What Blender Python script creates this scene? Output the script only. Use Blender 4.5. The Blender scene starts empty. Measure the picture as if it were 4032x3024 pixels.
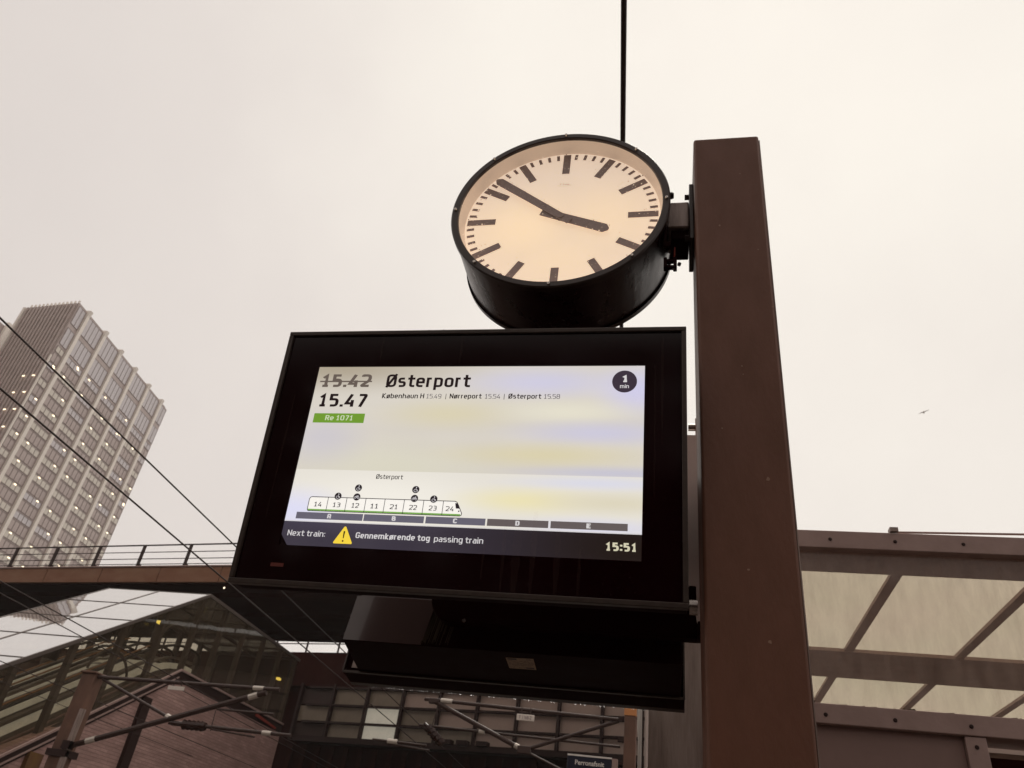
import bpy, math, random
from mathutils import Vector, Matrix
random.seed(7)
scene = bpy.context.scene
col = scene.collection
rad = math.radians

# ------------------------------------------------------------------ camera
YAW, PITCH, ROLL = -0.2472, 0.5927, 0.1407
CAM = Vector((0, 0, 1.6))
fw = Vector((math.sin(YAW)*math.cos(PITCH), math.cos(YAW)*math.cos(PITCH), math.sin(PITCH)))
rt = Vector((math.cos(YAW), -math.sin(YAW), 0))
up = rt.cross(fw)
rt2 = rt*math.cos(ROLL) + up*math.sin(ROLL)
up2 = -rt*math.sin(ROLL) + up*math.cos(ROLL)
cd = bpy.data.cameras.new('camera'); cam = bpy.data.objects.new('camera', cd); col.objects.link(cam)
mw = Matrix((rt2, up2, -fw)).transposed().to_4x4(); mw.translation = CAM
cam.matrix_world = mw
cd.sensor_width = 36; cd.lens = 27.17; cd.clip_start = 0.05; cd.clip_end = 3000
cd.dof.use_dof = True; cd.dof.focus_distance = 2.3; cd.dof.aperture_fstop = 9.0
scene.camera = cam

# ------------------------------------------------------------------ world, sun, exposure
SUN_EL, SUN_AZ = rad(60), rad(10)          # azimuth from +Y towards +X
sund = Vector((math.sin(SUN_AZ)*math.cos(SUN_EL), math.cos(SUN_AZ)*math.cos(SUN_EL), math.sin(SUN_EL)))
w = bpy.data.worlds.new('World'); scene.world = w; w.use_nodes = True
nt = w.node_tree; nt.nodes.clear()
def N(t, **k):
    n = nt.nodes.new(t)
    for a, b in k.items(): setattr(n, a, b)
    return n
L = nt.links.new
sky = N('ShaderNodeTexSky', sky_type='NISHITA', sun_disc=False, sun_elevation=SUN_EL, sun_rotation=SUN_AZ)
tc = N('ShaderNodeTexCoord')
nrm = N('ShaderNodeVectorMath', operation='NORMALIZE'); L(tc.outputs['Generated'], nrm.inputs[0])
dot = N('ShaderNodeVectorMath', operation='DOT_PRODUCT'); L(nrm.outputs[0], dot.inputs[0]); dot.inputs[1].default_value = sund
nz = N('ShaderNodeTexNoise'); nz.inputs['Scale'].default_value = 2.3; nz.inputs['Detail'].default_value = 4; nz.inputs['Roughness'].default_value = 0.5
L(nrm.outputs[0], nz.inputs['Vector'])
ad = N('ShaderNodeMath', operation='MULTIPLY_ADD'); L(nz.outputs['Fac'], ad.inputs[0]); ad.inputs[1].default_value = 0.30; L(dot.outputs['Value'], ad.inputs[2])
sx = N('ShaderNodeSeparateXYZ'); L(nrm.outputs[0], sx.inputs[0])          # overcast fog glows a little towards the horizon
hz = N('ShaderNodeMath', operation='SUBTRACT'); hz.inputs[0].default_value = 1; L(sx.outputs['Z'], hz.inputs[1])
hz2 = N('ShaderNodeMath', operation='MINIMUM'); L(hz.outputs[0], hz2.inputs[0]); hz2.inputs[1].default_value = 0.9
hz3 = N('ShaderNodeMath', operation='POWER'); L(hz2.outputs[0], hz3.inputs[0]); hz3.inputs[1].default_value = 2.5
hz4 = N('ShaderNodeMath', operation='MULTIPLY_ADD'); L(hz3.outputs[0], hz4.inputs[0]); hz4.inputs[1].default_value = 0.5; L(ad.outputs[0], hz4.inputs[2]); ad = hz4
mr = N('ShaderNodeMapRange'); mr.inputs['From Min'].default_value = -0.2; mr.inputs['From Max'].default_value = 1.17; L(ad.outputs[0], mr.inputs['Value'])
cr = N('ShaderNodeValToRGB'); L(mr.outputs[0], cr.inputs[0])
e = cr.color_ramp.elements
e[0].position = 0.0; e[0].color = (0.62, 0.555, 0.50, 1)
e[1].position = 1.0; e[1].color = (1.0, 0.94, 0.85, 1)
for p, c in ((0.45, (0.69, 0.62, 0.575)), (0.74, (0.74, 0.675, 0.635)), (0.86, (0.82, 0.752, 0.70)), (0.94, (0.93, 0.865, 0.79))):
    x = cr.color_ramp.elements.new(p); x.color = (*c, 1)
b1 = N('ShaderNodeBackground'); L(cr.outputs[0], b1.inputs['Color']); b1.inputs['Strength'].default_value = 1.02
b2 = N('ShaderNodeBackground'); L(sky.outputs[0], b2.inputs['Color']); b2.inputs['Strength'].default_value = 0.05
mx = N('ShaderNodeMixShader'); mx.inputs[0].default_value = 0.06
L(b1.outputs[0], mx.inputs[1]); L(b2.outputs[0], mx.inputs[2])
out = N('ShaderNodeOutputWorld'); L(mx.outputs[0], out.inputs['Surface'])

sl = bpy.data.lights.new('sun', 'SUN'); sl.energy = 1.4; sl.angle = rad(25); sl.color = (1, 0.93, 0.83)
so = bpy.data.objects.new('sun', sl); col.objects.link(so); so.location = (0, 0, 60)
so.rotation_euler = (-sund).to_track_quat('-Z', 'Y').to_euler()
vs = scene.view_settings; vs.view_transform = 'Standard'; vs.look = 'None'; vs.exposure = 0.0; vs.gamma = 1.0; vs.use_curve_mapping = False
scene.render.engine = 'CYCLES'
scene.cycles.max_bounces = 10; scene.cycles.transparent_max_bounces = 24
scene.cycles.volume_bounces = 1

# ------------------------------------------------------------------ materials
def mat(name, base, rough=0.5, metal=0.0, spec=0.5, noise=None, bump=None, coat=0.0, emit=None, estr=0.0, trans=0.0, ior=1.45, stretch=None):
    """noise=(scale, second colour, amount); bump=(scale, strength)"""
    m = bpy.data.materials.new(name); m.use_nodes = True
    n = m.node_tree; p = n.nodes['Principled BSDF']
    p.inputs['Base Color'].default_value = (*base, 1); p.inputs['Roughness'].default_value = rough
    p.inputs['Metallic'].default_value = metal; p.inputs['Specular IOR Level'].default_value = spec
    p.inputs['Coat Weight'].default_value = coat; p.inputs['Transmission Weight'].default_value = trans
    p.inputs['IOR'].default_value = ior
    if emit: p.inputs['Emission Color'].default_value = (*emit, 1); p.inputs['Emission Strength'].default_value = estr
    if noise or bump:
        t = n.nodes.new('ShaderNodeTexCoord'); mp = n.nodes.new('ShaderNodeMapping'); n.links.new(t.outputs['Object'], mp.inputs[0])
        if stretch: mp.inputs['Scale'].default_value = stretch
    if noise:
        z = n.nodes.new('ShaderNodeTexNoise'); z.inputs['Scale'].default_value = noise[0]; z.inputs['Detail'].default_value = 6; z.inputs['Roughness'].default_value = 0.62
        n.links.new(mp.outputs[0], z.inputs['Vector'])
        r = n.nodes.new('ShaderNodeMapRange'); r.inputs['From Min'].default_value = 0.36; r.inputs['From Max'].default_value = 0.68; r.inputs['To Max'].default_value = noise[2]
        n.links.new(z.outputs['Fac'], r.inputs['Value'])
        mi = n.nodes.new('ShaderNodeMix'); mi.data_type = 'RGBA'; mi.inputs[6].default_value = (*base, 1); mi.inputs[7].default_value = (*noise[1], 1)
        n.links.new(r.outputs[0], mi.inputs[0]); n.links.new(mi.outputs[2], p.inputs['Base Color'])
        r2 = n.nodes.new('ShaderNodeMapRange'); r2.inputs['To Min'].default_value = max(0, rough-0.12); r2.inputs['To Max'].default_value = min(1, rough+0.15)
        n.links.new(z.outputs['Fac'], r2.inputs['Value']); n.links.new(r2.outputs[0], p.inputs['Roughness'])
    if bump:
        z = n.nodes.new('ShaderNodeTexNoise'); z.inputs['Scale'].default_value = bump[0]; z.inputs['Detail'].default_value = 4
        n.links.new(mp.outputs[0], z.inputs['Vector'])
        b = n.nodes.new('ShaderNodeBump'); b.inputs['Strength'].default_value = bump[1]; b.inputs['Distance'].default_value = 0.02
        n.links.new(z.outputs['Fac'], b.inputs['Height']); n.links.new(b.outputs[0], p.inputs['Normal'])
    return m

def pane(name, tint, ior=1.5, rough=0.02, dirt=None, bump=0.0, coated=0.0):
    """thin architectural glass: tinted see-through + fresnel mirror, optional dust (scale, colour, amount, stretch)"""
    m = bpy.data.materials.new(name); m.use_nodes = True; n = m.node_tree; n.nodes.clear(); k = n.links.new
    o = n.nodes.new('ShaderNodeOutputMaterial'); t = n.nodes.new('ShaderNodeBsdfTransparent'); t.inputs[0].default_value = (*tint, 1)
    g = n.nodes.new('ShaderNodeBsdfGlossy'); g.inputs['Roughness'].default_value = rough; g.inputs[0].default_value = (0.95, 0.95, 0.95, 1)
    f = n.nodes.new('ShaderNodeFresnel'); f.inputs[0].default_value = ior
    if coated:      # mirror-coated solar glass: reflection climbs quickly towards grazing angles
        lw = n.nodes.new('ShaderNodeLayerWeight'); lw.inputs[0].default_value = 0.5; f = n.nodes.new('ShaderNodeMath'); f.operation = 'POWER'; k(lw.outputs['Facing'], f.inputs[0]); f.inputs[1].default_value = coated
    ge = n.nodes.new('ShaderNodeNewGeometry'); iv = n.nodes.new('ShaderNodeMath'); iv.operation = 'SUBTRACT'; iv.inputs[0].default_value = 1; k(ge.outputs['Backfacing'], iv.inputs[1])
    ff = n.nodes.new('ShaderNodeMath'); ff.operation = 'MULTIPLY'; k(f.outputs[0], ff.inputs[0]); k(iv.outputs[0], ff.inputs[1])     # count each sheet of glass once
    mxs = n.nodes.new('ShaderNodeMixShader'); k(ff.outputs[0], mxs.inputs[0]); k(t.outputs[0], mxs.inputs[1]); k(g.outputs[0], mxs.inputs[2])
    last = mxs
    tcn = n.nodes.new('ShaderNodeTexCoord')
    if bump:
        z = n.nodes.new('ShaderNodeTexNoise'); z.inputs['Scale'].default_value = 0.7; k(tcn.outputs['Object'], z.inputs['Vector'])
        b = n.nodes.new('ShaderNodeBump'); b.inputs['Strength'].default_value = bump; b.inputs['Distance'].default_value = 0.1
        k(z.outputs['Fac'], b.inputs['Height']); k(b.outputs[0], g.inputs['Normal'])
    if dirt:
        d = n.nodes.new('ShaderNodeBsdfDiffuse'); d.inputs[0].default_value = (*dirt[1], 1)
        tl = n.nodes.new('ShaderNodeBsdfTranslucent'); tl.inputs[0].default_value = (*dirt[1], 1)
        dm = n.nodes.new('ShaderNodeMixShader'); dm.inputs[0].default_value = 0.5; k(d.outputs[0], dm.inputs[1]); k(tl.outputs[0], dm.inputs[2])
        mp = n.nodes.new('ShaderNodeMapping'); mp.inputs['Scale'].default_value = dirt[3]; k(tcn.outputs['Object'], mp.inputs[0])
        z = n.nodes.new('ShaderNodeTexNoise'); z.inputs['Scale'].default_value = dirt[0]; z.inputs['Detail'].default_value = 8; z.inputs['Roughness'].default_value = 0.7
        k(mp.outputs[0], z.inputs['Vector'])
        r = n.nodes.new('ShaderNodeMapRange'); r.inputs['From Min'].default_value = 0.3; r.inputs['From Max'].default_value = 0.8
        r.inputs['To Min'].default_value = dirt[2]*0.5; r.inputs['To Max'].default_value = min(1, dirt[2]*1.8); k(z.outputs['Fac'], r.inputs['Value'])
        m2 = n.nodes.new('ShaderNodeMixShader'); k(r.outputs[0], m2.inputs[0]); k(last.outputs[0], m2.inputs[1]); k(dm.outputs[0], m2.inputs[2]); last = m2
    k(last.outputs[0], o.inputs[0]); return m

M = {}
M['column'] = mat('column_paint', (0.152, 0.064, 0.039), 0.5, spec=0.3, noise=(7, (0.118, 0.050, 0.028), 0.7), bump=(60, 0.06), stretch=(1.6, 1, 0.6))
M['black'] = mat('black_enamel', (0.018, 0.003, 0.003), 0.28, noise=(9, (0.028, 0.008, 0.006), 0.5), bump=(14, 0.10), stretch=(1, 1, 2.5))
M['rim'] = mat('black_rim', (0.028, 0.013, 0.010), 0.32, noise=(30, (0.05, 0.03, 0.022), 0.4))
M['frame'] = mat('display_frame', (0.042, 0.028, 0.022), 0.42, metal=0.2, noise=(40, (0.065, 0.045, 0.035), 0.6))
M['housing'] = mat('dark_housing', (0.012, 0.0015, 0.0015), 0.6, spec=0.03, noise=(12, (0.020, 0.004, 0.003), 0.5))
M['bezel'] = mat('black_glass', (0.008, 0.0005, 0.001), 0.06, spec=0.25, noise=(3, (0.013, 0.002, 0.003), 0.6))
M['zinc'] = mat('galvanised_steel', (0.36, 0.28, 0.245), 0.42, metal=0.25, noise=(4, (0.16, 0.11, 0.09), 0.85), bump=(20, 0.1), stretch=(6, 6, 0.6))
M['plate'] = mat('light_grey_plate', (0.86, 0.72, 0.66), 0.45, noise=(18, (0.78, 0.63, 0.57), 0.5))
M['steel'] = mat('bare_steel', (0.55, 0.5, 0.46), 0.25, metal=0.9)
M['cream'] = mat('glowing_cream_enamel', (0.86, 0.69, 0.56), 0.4, emit=(1.0, 0.80, 0.62), estr=0.17)  # faint emission stands in for dial light falling on the ring wall
M['mark'] = mat('dial_mark_grey', (0.31, 0.235, 0.24), 0.5, noise=(60, (0.42, 0.34, 0.34), 0.6))
M['logo'] = mat('dial_print', (0.42, 0.34, 0.27), 0.5)
M['clockglass'] = pane('clock_glass', (0.98, 0.97, 0.95), 1.04, 0.02, dirt=(9, (0.9, 0.82, 0.74), 0.05, (1, 1, 1)))
M['drop'] = mat('rain_water', (1, 1, 1), 0.02, trans=1.0, ior=1.33)
M['rail'] = mat('grey_frame_paint', (0.37, 0.255, 0.225), 0.5, noise=(7, (0.29, 0.195, 0.17), 0.8), bump=(50, 0.06))
M['panel'] = mat('grey_panel', (0.28, 0.18, 0.155), 0.5, noise=(3, (0.22, 0.14, 0.12), 0.8))
M['darkin'] = mat('dark_interior', (0.022, 0.004, 0.003), 0.8, spec=0.03)
M['tower_spandrel'] = mat('tinted_spandrel', (0.52, 0.43, 0.405), 0.3, spec=0.6, noise=(0.3, (0.44, 0.36, 0.335), 0.7))
M['tower_glass'] = mat('tower_window_glass', (0.60, 0.56, 0.585), 0.10, spec=1.0, noise=(0.9, (0.68, 0.64, 0.65), 0.6))
M['tower_lit'] = mat('tower_lit_window', (0.42, 0.37, 0.32), 0.12, spec=0.8, noise=(1.4, (0.3, 0.26, 0.24), 0.7), emit=(1, 0.88, 0.70), estr=0.16)
M['fin'] = mat('white_fin', (0.93, 0.87, 0.79), 0.55, noise=(0.7, (0.85, 0.78, 0.70), 0.6))
M['mullion'] = mat('tower_mullion', (0.26, 0.20, 0.185), 0.5)
M['rib'] = mat('tower_rib', (0.50, 0.41, 0.38), 0.5, noise=(0.5, (0.46, 0.375, 0.345), 0.7))
M['lamp'] = mat('warm_lamp', (1, 0.9, 0.6), 0.5, emit=(1, 0.84, 0.60), estr=2.0)
M['lampdim'] = mat('yellow_lamp', (1, 0.8, 0.3), 0.5, emit=(1, 0.72, 0.12), estr=1.1)
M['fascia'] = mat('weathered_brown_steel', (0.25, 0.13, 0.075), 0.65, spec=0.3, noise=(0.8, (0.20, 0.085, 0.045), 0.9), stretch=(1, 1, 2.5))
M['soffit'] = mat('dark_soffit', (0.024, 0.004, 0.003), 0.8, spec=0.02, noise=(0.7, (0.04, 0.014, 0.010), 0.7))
M['ironwork'] = mat('dark_ironwork', (0.030, 0.013, 0.010), 0.55, spec=0.3)
M['roofglass'] = pane('roof_glass', (0.80, 0.78, 0.72), 2.6, 0.012, dirt=(2, (0.8, 0.72, 0.64), 0.05, (1, 1, 1)), bump=0.02, coated=0.45)
M['sideglass'] = pane('side_glass', (0.86, 0.84, 0.79), 1.5, 0.02, dirt=(1.5, (0.36, 0.30, 0.23), 0.05, (1, 1, 0.4)), bump=0.03)
M['post'] = mat('glazing_post', (0.11, 0.085, 0.072), 0.5)
M['strip'] = mat('lit_balustrade_strip', (0.52, 0.47, 0.38), 0.4, noise=(1.5, (0.30, 0.26, 0.19), 0.8), emit=(1, 0.90, 0.70), estr=0.16)
M['cladding'] = mat('balustrade_cladding', (0.22, 0.185, 0.155), 0.4, metal=0.1, noise=(1.2, (0.12, 0.10, 0.082), 0.8))
M['rubber'] = mat('black_handrail', (0.03, 0.018, 0.014), 0.4)
M['orange_rail'] = mat('copper_handrail', (0.34, 0.17, 0.08), 0.35, metal=0.4)
M['mast'] = mat('rusty_mast', (0.17, 0.085, 0.055), 0.7, noise=(2.5, (0.09, 0.05, 0.035), 0.9), stretch=(1, 1, 0.5))
M['tube'] = mat('cantilever_tube', (0.04, 0.018, 0.013), 0.5, noise=(3, (0.07, 0.042, 0.033), 0.5))
M['insulator'] = mat('brown_insulator', (0.035, 0.014, 0.010), 0.25)
M['greyclamp'] = mat('aluminium_clamp', (0.6, 0.54, 0.47), 0.4, metal=0.3)
M['wire'] = mat('copper_wire', (0.03, 0.014, 0.010), 0.6, spec=0.25)
M['whiteplate'] = mat('white_number_plate', (0.78, 0.70, 0.62), 0.5, noise=(20, (0.6, 0.52, 0.45), 0.5))
M['rust'] = mat('rust_strip', (0.115, 0.05, 0.018), 0.85, noise=(3, (0.20, 0.11, 0.03), 0.8), stretch=(1, 1, 0.5))
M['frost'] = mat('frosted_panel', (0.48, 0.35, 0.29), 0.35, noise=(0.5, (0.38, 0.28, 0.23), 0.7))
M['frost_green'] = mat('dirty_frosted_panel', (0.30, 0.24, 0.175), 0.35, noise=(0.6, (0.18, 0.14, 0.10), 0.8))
M['litpane'] = mat('lit_hall_window', (0.5, 0.45, 0.36), 0.3, noise=(0.8, (0.3, 0.25, 0.2), 0.9), emit=(1, 0.92, 0.74), estr=0.22)
M['navy'] = mat('navy_sign', (0.012, 0.013, 0.03), 0.35)
M['white'] = mat('white_print', (0.8, 0.75, 0.7), 0.5)
M['orange'] = mat('orange_sign', (0.62, 0.26, 0.09), 0.45, noise=(3, (0.5, 0.2, 0.07), 0.5))
M['cabinet'] = mat('led_grey_cable', (0.66, 0.60, 0.55), 0.45)
M['platform'] = mat('platform_paving', (0.085, 0.068, 0.058), 0.55, noise=(2, (0.06, 0.048, 0.04), 0.7))
M['ground'] = mat('ballast_ground', (0.07, 0.052, 0.043), 0.95, noise=(1.2, (0.045, 0.033, 0.027), 0.9), bump=(9, 0.6))
M['rust_rail'] = mat('steel_rail', (0.2, 0.14, 0.11), 0.4, metal=0.7)
M['sticker'] = mat('tan_label', (0.33, 0.20, 0.10), 0.5, noise=(80, (0.24, 0.14, 0.07), 0.6))
M['stickerink'] = mat('label_print', (0.06, 0.03, 0.02), 0.6)
M['red_led'] = mat('dim_red_sensor', (0.05, 0.008, 0.006), 0.5, noise=(300, (0.12, 0.025, 0.015), 0.9), emit=(0.6, 0.06, 0.03), estr=0.02)
M['bird'] = mat('gull_feather', (0.85, 0.78, 0.74), 0.7)
M['redtrim'] = mat('red_trim', (0.28, 0.035, 0.02), 0.5)
M['darkfacade'] = mat('dark_facade', (0.04, 0.021, 0.016), 0.6, noise=(1.0, (0.06, 0.025, 0.019), 0.6), stretch=(1, 1, 0.3))

def brick_mat():
    m = bpy.data.materials.new('pink_brickwork'); m.use_nodes = True; n = m.node_tree; p = n.nodes['Principled BSDF']; k = n.links.new
    t = n.nodes.new('ShaderNodeTexCoord'); s = n.nodes.new('ShaderNodeSeparateXYZ'); c = n.nodes.new('ShaderNodeCombineXYZ')
    k(t.outputs['Object'], s.inputs[0]); k(s.outputs['Y'], c.inputs['X']); k(s.outputs['Z'], c.inputs['Y'])
    b = n.nodes.new('ShaderNodeTexBrick'); k(c.outputs[0], b.inputs['Vector'])
    b.inputs['Color1'].default_value = (0.55, 0.345, 0.30, 1); b.inputs['Color2'].default_value = (0.42, 0.25, 0.22, 1); b.inputs['Mortar'].default_value = (0.36, 0.225, 0.195, 1)
    b.inputs['Scale'].default_value = 1; b.inputs['Brick Width'].default_value = 0.42; b.inputs['Row Height'].default_value = 0.11; b.inputs['Mortar Size'].default_value = 0.010; b.inputs['Bias'].default_value = -0.1
    mpb = n.nodes.new('ShaderNodeMapping'); mpb.inputs['Scale'].default_value = (1, 0.55, 2.6); k(t.outputs['Object'], mpb.inputs[0])
    z = n.nodes.new('ShaderNodeTexNoise'); z.inputs['Scale'].default_value = 0.9; z.inputs['Detail'].default_value = 8; z.inputs['Roughness'].default_value = 0.75; k(mpb.outputs[0], z.inputs['Vector'])
    r = n.nodes.new('ShaderNodeMapRange'); r.inputs['From Min'].default_value = 0.38; r.inputs['From Max'].default_value = 0.62; r.inputs['To Max'].default_value = 0.8; k(z.outputs['Fac'], r.inputs['Value'])
    mi = n.nodes.new('ShaderNodeMix'); mi.data_type = 'RGBA'; k(r.outputs[0], mi.inputs[0]); k(b.outputs['Color'], mi.inputs[6]); mi.inputs[7].default_value = (0.29, 0.175, 0.15, 1)
    k(mi.outputs[2], p.inputs['Base Color']); p.inputs['Roughness'].default_value = 0.75
    bp = n.nodes.new('ShaderNodeBump'); bp.inputs['Distance'].default_value = 0.02; k(b.outputs['Fac'], bp.inputs['Height']); bp.invert = True; k(bp.outputs[0], p.inputs['Normal'])
    return m
M['brick'] = brick_mat()

def frosted_roof_mat():
    m = bpy.data.materials.new('frosted_roof_glass'); m.use_nodes = True; n = m.node_tree; n.nodes.clear(); k = n.links.new
    o = n.nodes.new('ShaderNodeOutputMaterial'); tl = n.nodes.new('ShaderNodeBsdfTranslucent'); d = n.nodes.new('ShaderNodeBsdfDiffuse')
    t = n.nodes.new('ShaderNodeTexCoord'); z = n.nodes.new('ShaderNodeTexNoise'); z.inputs['Scale'].default_value = 1.1; z.inputs['Detail'].default_value = 5; k(t.outputs['Object'], z.inputs['Vector'])
    r = n.nodes.new('ShaderNodeValToRGB'); k(z.outputs['Fac'], r.inputs[0])
    r.color_ramp.elements[0].position = 0.3; r.color_ramp.elements[0].color = (0.79, 0.77, 0.68, 1)
    r.color_ramp.elements[1].position = 0.7; r.color_ramp.elements[1].color = (0.83, 0.785, 0.71, 1)
    k(r.outputs[0], tl.inputs[0]); d.inputs[0].default_value = (0.3, 0.26, 0.18, 1)
    mxs = n.nodes.new('ShaderNodeMixShader'); mxs.inputs[0].default_value = 0.12; k(tl.outputs[0], mxs.inputs[1]); k(d.outputs[0], mxs.inputs[2]); k(mxs.outputs[0], o.inputs[0])
    return m
M['frostroof'] = frosted_roof_mat()
M['dustglass'] = pane('dusty_wall_glass', (0.97, 0.955, 0.935), 1.35, 0.05, dirt=(22, (0.74, 0.60, 0.54), 0.16, (1, 1, 0.25)))

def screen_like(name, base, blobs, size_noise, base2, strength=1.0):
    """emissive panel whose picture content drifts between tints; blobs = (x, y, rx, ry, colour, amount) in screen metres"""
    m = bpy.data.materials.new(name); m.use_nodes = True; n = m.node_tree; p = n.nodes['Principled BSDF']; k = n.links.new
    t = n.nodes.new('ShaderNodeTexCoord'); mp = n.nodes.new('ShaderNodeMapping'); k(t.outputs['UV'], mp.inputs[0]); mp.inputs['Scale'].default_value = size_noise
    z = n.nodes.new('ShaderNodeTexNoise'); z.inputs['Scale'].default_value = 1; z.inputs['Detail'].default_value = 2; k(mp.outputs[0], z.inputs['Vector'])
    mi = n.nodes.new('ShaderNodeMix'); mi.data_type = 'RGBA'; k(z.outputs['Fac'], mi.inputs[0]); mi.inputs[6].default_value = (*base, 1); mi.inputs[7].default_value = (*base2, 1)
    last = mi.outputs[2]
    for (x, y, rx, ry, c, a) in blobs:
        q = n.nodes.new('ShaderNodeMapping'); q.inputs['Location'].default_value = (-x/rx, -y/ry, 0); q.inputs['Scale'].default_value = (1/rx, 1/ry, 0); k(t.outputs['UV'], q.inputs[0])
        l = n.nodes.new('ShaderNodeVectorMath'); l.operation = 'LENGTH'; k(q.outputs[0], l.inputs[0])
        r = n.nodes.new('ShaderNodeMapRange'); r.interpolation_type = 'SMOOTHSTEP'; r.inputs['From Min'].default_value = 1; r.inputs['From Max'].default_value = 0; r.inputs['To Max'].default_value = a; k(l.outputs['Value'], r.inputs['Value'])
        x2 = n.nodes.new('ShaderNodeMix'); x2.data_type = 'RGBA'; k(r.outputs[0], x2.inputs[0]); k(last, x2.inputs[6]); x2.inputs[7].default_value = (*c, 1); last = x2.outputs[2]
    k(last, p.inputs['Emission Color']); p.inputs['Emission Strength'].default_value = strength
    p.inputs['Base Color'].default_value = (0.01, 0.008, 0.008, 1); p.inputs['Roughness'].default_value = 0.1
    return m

# ------------------------------------------------------------------ geometry helpers
EX, EY, EZ = Vector((1, 0, 0)), Vector((0, 1, 0)), Vector((0, 0, 1))
class MB:
    def __init__(self): self.v = []; self.f = []; self.sm = []
    def add(self, vs, fs, smooth=False):
        o = len(self.v); self.v += [Vector(a) for a in vs]; self.f += [tuple(i+o for i in q) for q in fs]; self.sm += [smooth]*len(fs); return self
    def box(self, c, s, ax=(EX, EY, EZ)):
        c = Vector(c); v = []
        for k in (-1, 1):
            for j in (-1, 1):
                for i in (-1, 1): v.append(c + ax[0]*(i*s[0]/2) + ax[1]*(j*s[1]/2) + ax[2]*(k*s[2]/2))
        return self.add(v, [(0, 2, 3, 1), (4, 5, 7, 6), (0, 1, 5, 4), (2, 6, 7, 3), (0, 4, 6, 2), (1, 3, 7, 5)])
    def bb(self, x0, x1, y0, y1, z0, z1): return self.box(((x0+x1)/2, (y0+y1)/2, (z0+z1)/2), (abs(x1-x0), abs(y1-y0), abs(z1-z0)))
    def prism(self, poly, off):
        """poly: list of 3D points (planar), off: extrusion vector"""
        poly = [Vector(a) for a in poly]; n = len(poly); off = Vector(off)
        v = poly + [a+off for a in poly]
        return self.add(v, [tuple(range(n))[::-1], tuple(range(n, 2*n))] + [(i, (i+1) % n, (i+1) % n+n, i+n) for i in range(n)])
    def tube(self, pts, r, n=8, cap=True):
        pts = [Vector(p) for p in pts]; R = r if isinstance(r, (list, tuple)) else [r]*len(pts)
        v = []; prev = None
        for i, p in enumerate(pts):
            d = (pts[min(i+1, len(pts)-1)] - pts[max(i-1, 0)]).normalized()
            if prev is None:
                a = d.cross(EZ) if abs(d.z) < 0.9 else d.cross(EX)
            else: a = prev - d*prev.dot(d)
            a.normalize(); prev = a; b = d.cross(a)
            v += [p + (a*math.cos(t) + b*math.sin(t))*R[i] for t in [2*math.pi*j/n for j in range(n)]]
        f = [(i*n+j, i*n+(j+1) % n, (i+1)*n+(j+1) % n, (i+1)*n+j) for i in range(len(pts)-1) for j in range(n)]
        self.add(v, f, True)
        if cap: self.add(v[:n], [tuple(range(n))[::-1]]); self.add(v[-n:], [tuple(range(n))])
        return self
    def ring(self, c, ax, prof, n=96):
        """lathe: ax = (u, v, w); prof = list of (radius, offset along w)"""
        c = Vector(c); v = []
        for r, h in prof:
            for j in range(n):
                t = 2*math.pi*j/n; v.append(c + ax[0]*(r*math.cos(t)) + ax[1]*(r*math.sin(t)) + ax[2]*h)
        f = [(i*n+j, i*n+(j+1) % n, (i+1)*n+(j+1) % n, (i+1)*n+j) for i in range(len(prof)-1) for j in range(n)]
        return self.add(v, f, True)
    def disc(self, c, ax, r, n=48):
        c = Vector(c); return self.add([c + ax[0]*(r*math.cos(2*math.pi*j/n)) + ax[1]*(r*math.sin(2*math.pi*j/n)) for j in range(n)], [tuple(range(n))])
    def mesh(self, name, m, origin=Vector((0, 0, 0)), uv=None):
        me = bpy.data.meshes.new(name)
        me.from_pydata([tuple(a-origin) for a in self.v], [], self.f)
        for p, s in zip(me.polygons, self.sm): p.use_smooth = True
        import bmesh
        b = bmesh.new(); b.from_mesh(me); bmesh.ops.recalc_face_normals(b, faces=b.faces); b.to_mesh(me); b.free()
        me.set_sharp_from_angle(angle=rad(32))
        if m: me.materials.append(m)
        if uv:
            l = me.uv_layers.new(name='uv')
            for lp in me.loops:
                q = me.vertices[lp.vertex_index].co + origin; l.data[lp.index].uv = uv(q)
        return me

def tag(o, label=None, cat=None, group=None, kind=None):
    if label: o['label'] = label
    if cat: o['category'] = cat
    if group: o['group'] = group
    if kind: o['kind'] = kind
    return o
class Thing:
    def __init__(s, name, loc, label, cat, group=None):
        s.o = bpy.data.objects.new(name, None); col.objects.link(s.o); s.loc = Vector(loc); s.o.location = s.loc; s.o.empty_display_size = 0.1
        tag(s.o, label, cat, group)
    def part(s, name, mb, m, parent=None, bevel=0, label=None, kind=None, uv=None):
        """mb in world coordinates; parent = another part object (whose origin sits on the thing's origin)"""
        me = mb.mesh(name, m, s.loc, uv); o = bpy.data.objects.new(name, me); col.objects.link(o); o.parent = parent or s.o
        if bevel:
            b = o.modifiers.new('bevel', 'BEVEL'); b.width = bevel; b.segments = 2; b.limit_method = 'ANGLE'; b.angle_limit = rad(40)
        tag(o, label, kind=kind); return o
    def inst(s, name, me, at, parent=None, rot=None):
        o = bpy.data.objects.new(name, me); col.objects.link(o); o.parent = parent or s.o; o.location = Vector(at) - s.loc
        if rot is not None: o.rotation_euler = rot
        return o
def solo(name, mb, m, label=None, cat=None, group=None, kind=None, bevel=0, origin=None):
    og = Vector(origin) if origin is not None else Vector((0, 0, 0))
    me = mb.mesh(name, m, og); o = bpy.data.objects.new(name, me); o.location = og; col.objects.link(o)
    if bevel:
        b = o.modifiers.new('bevel', 'BEVEL'); b.width = bevel; b.segments = 2; b.limit_method = 'ANGLE'
    return tag(o, label, cat, group, kind)

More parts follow.
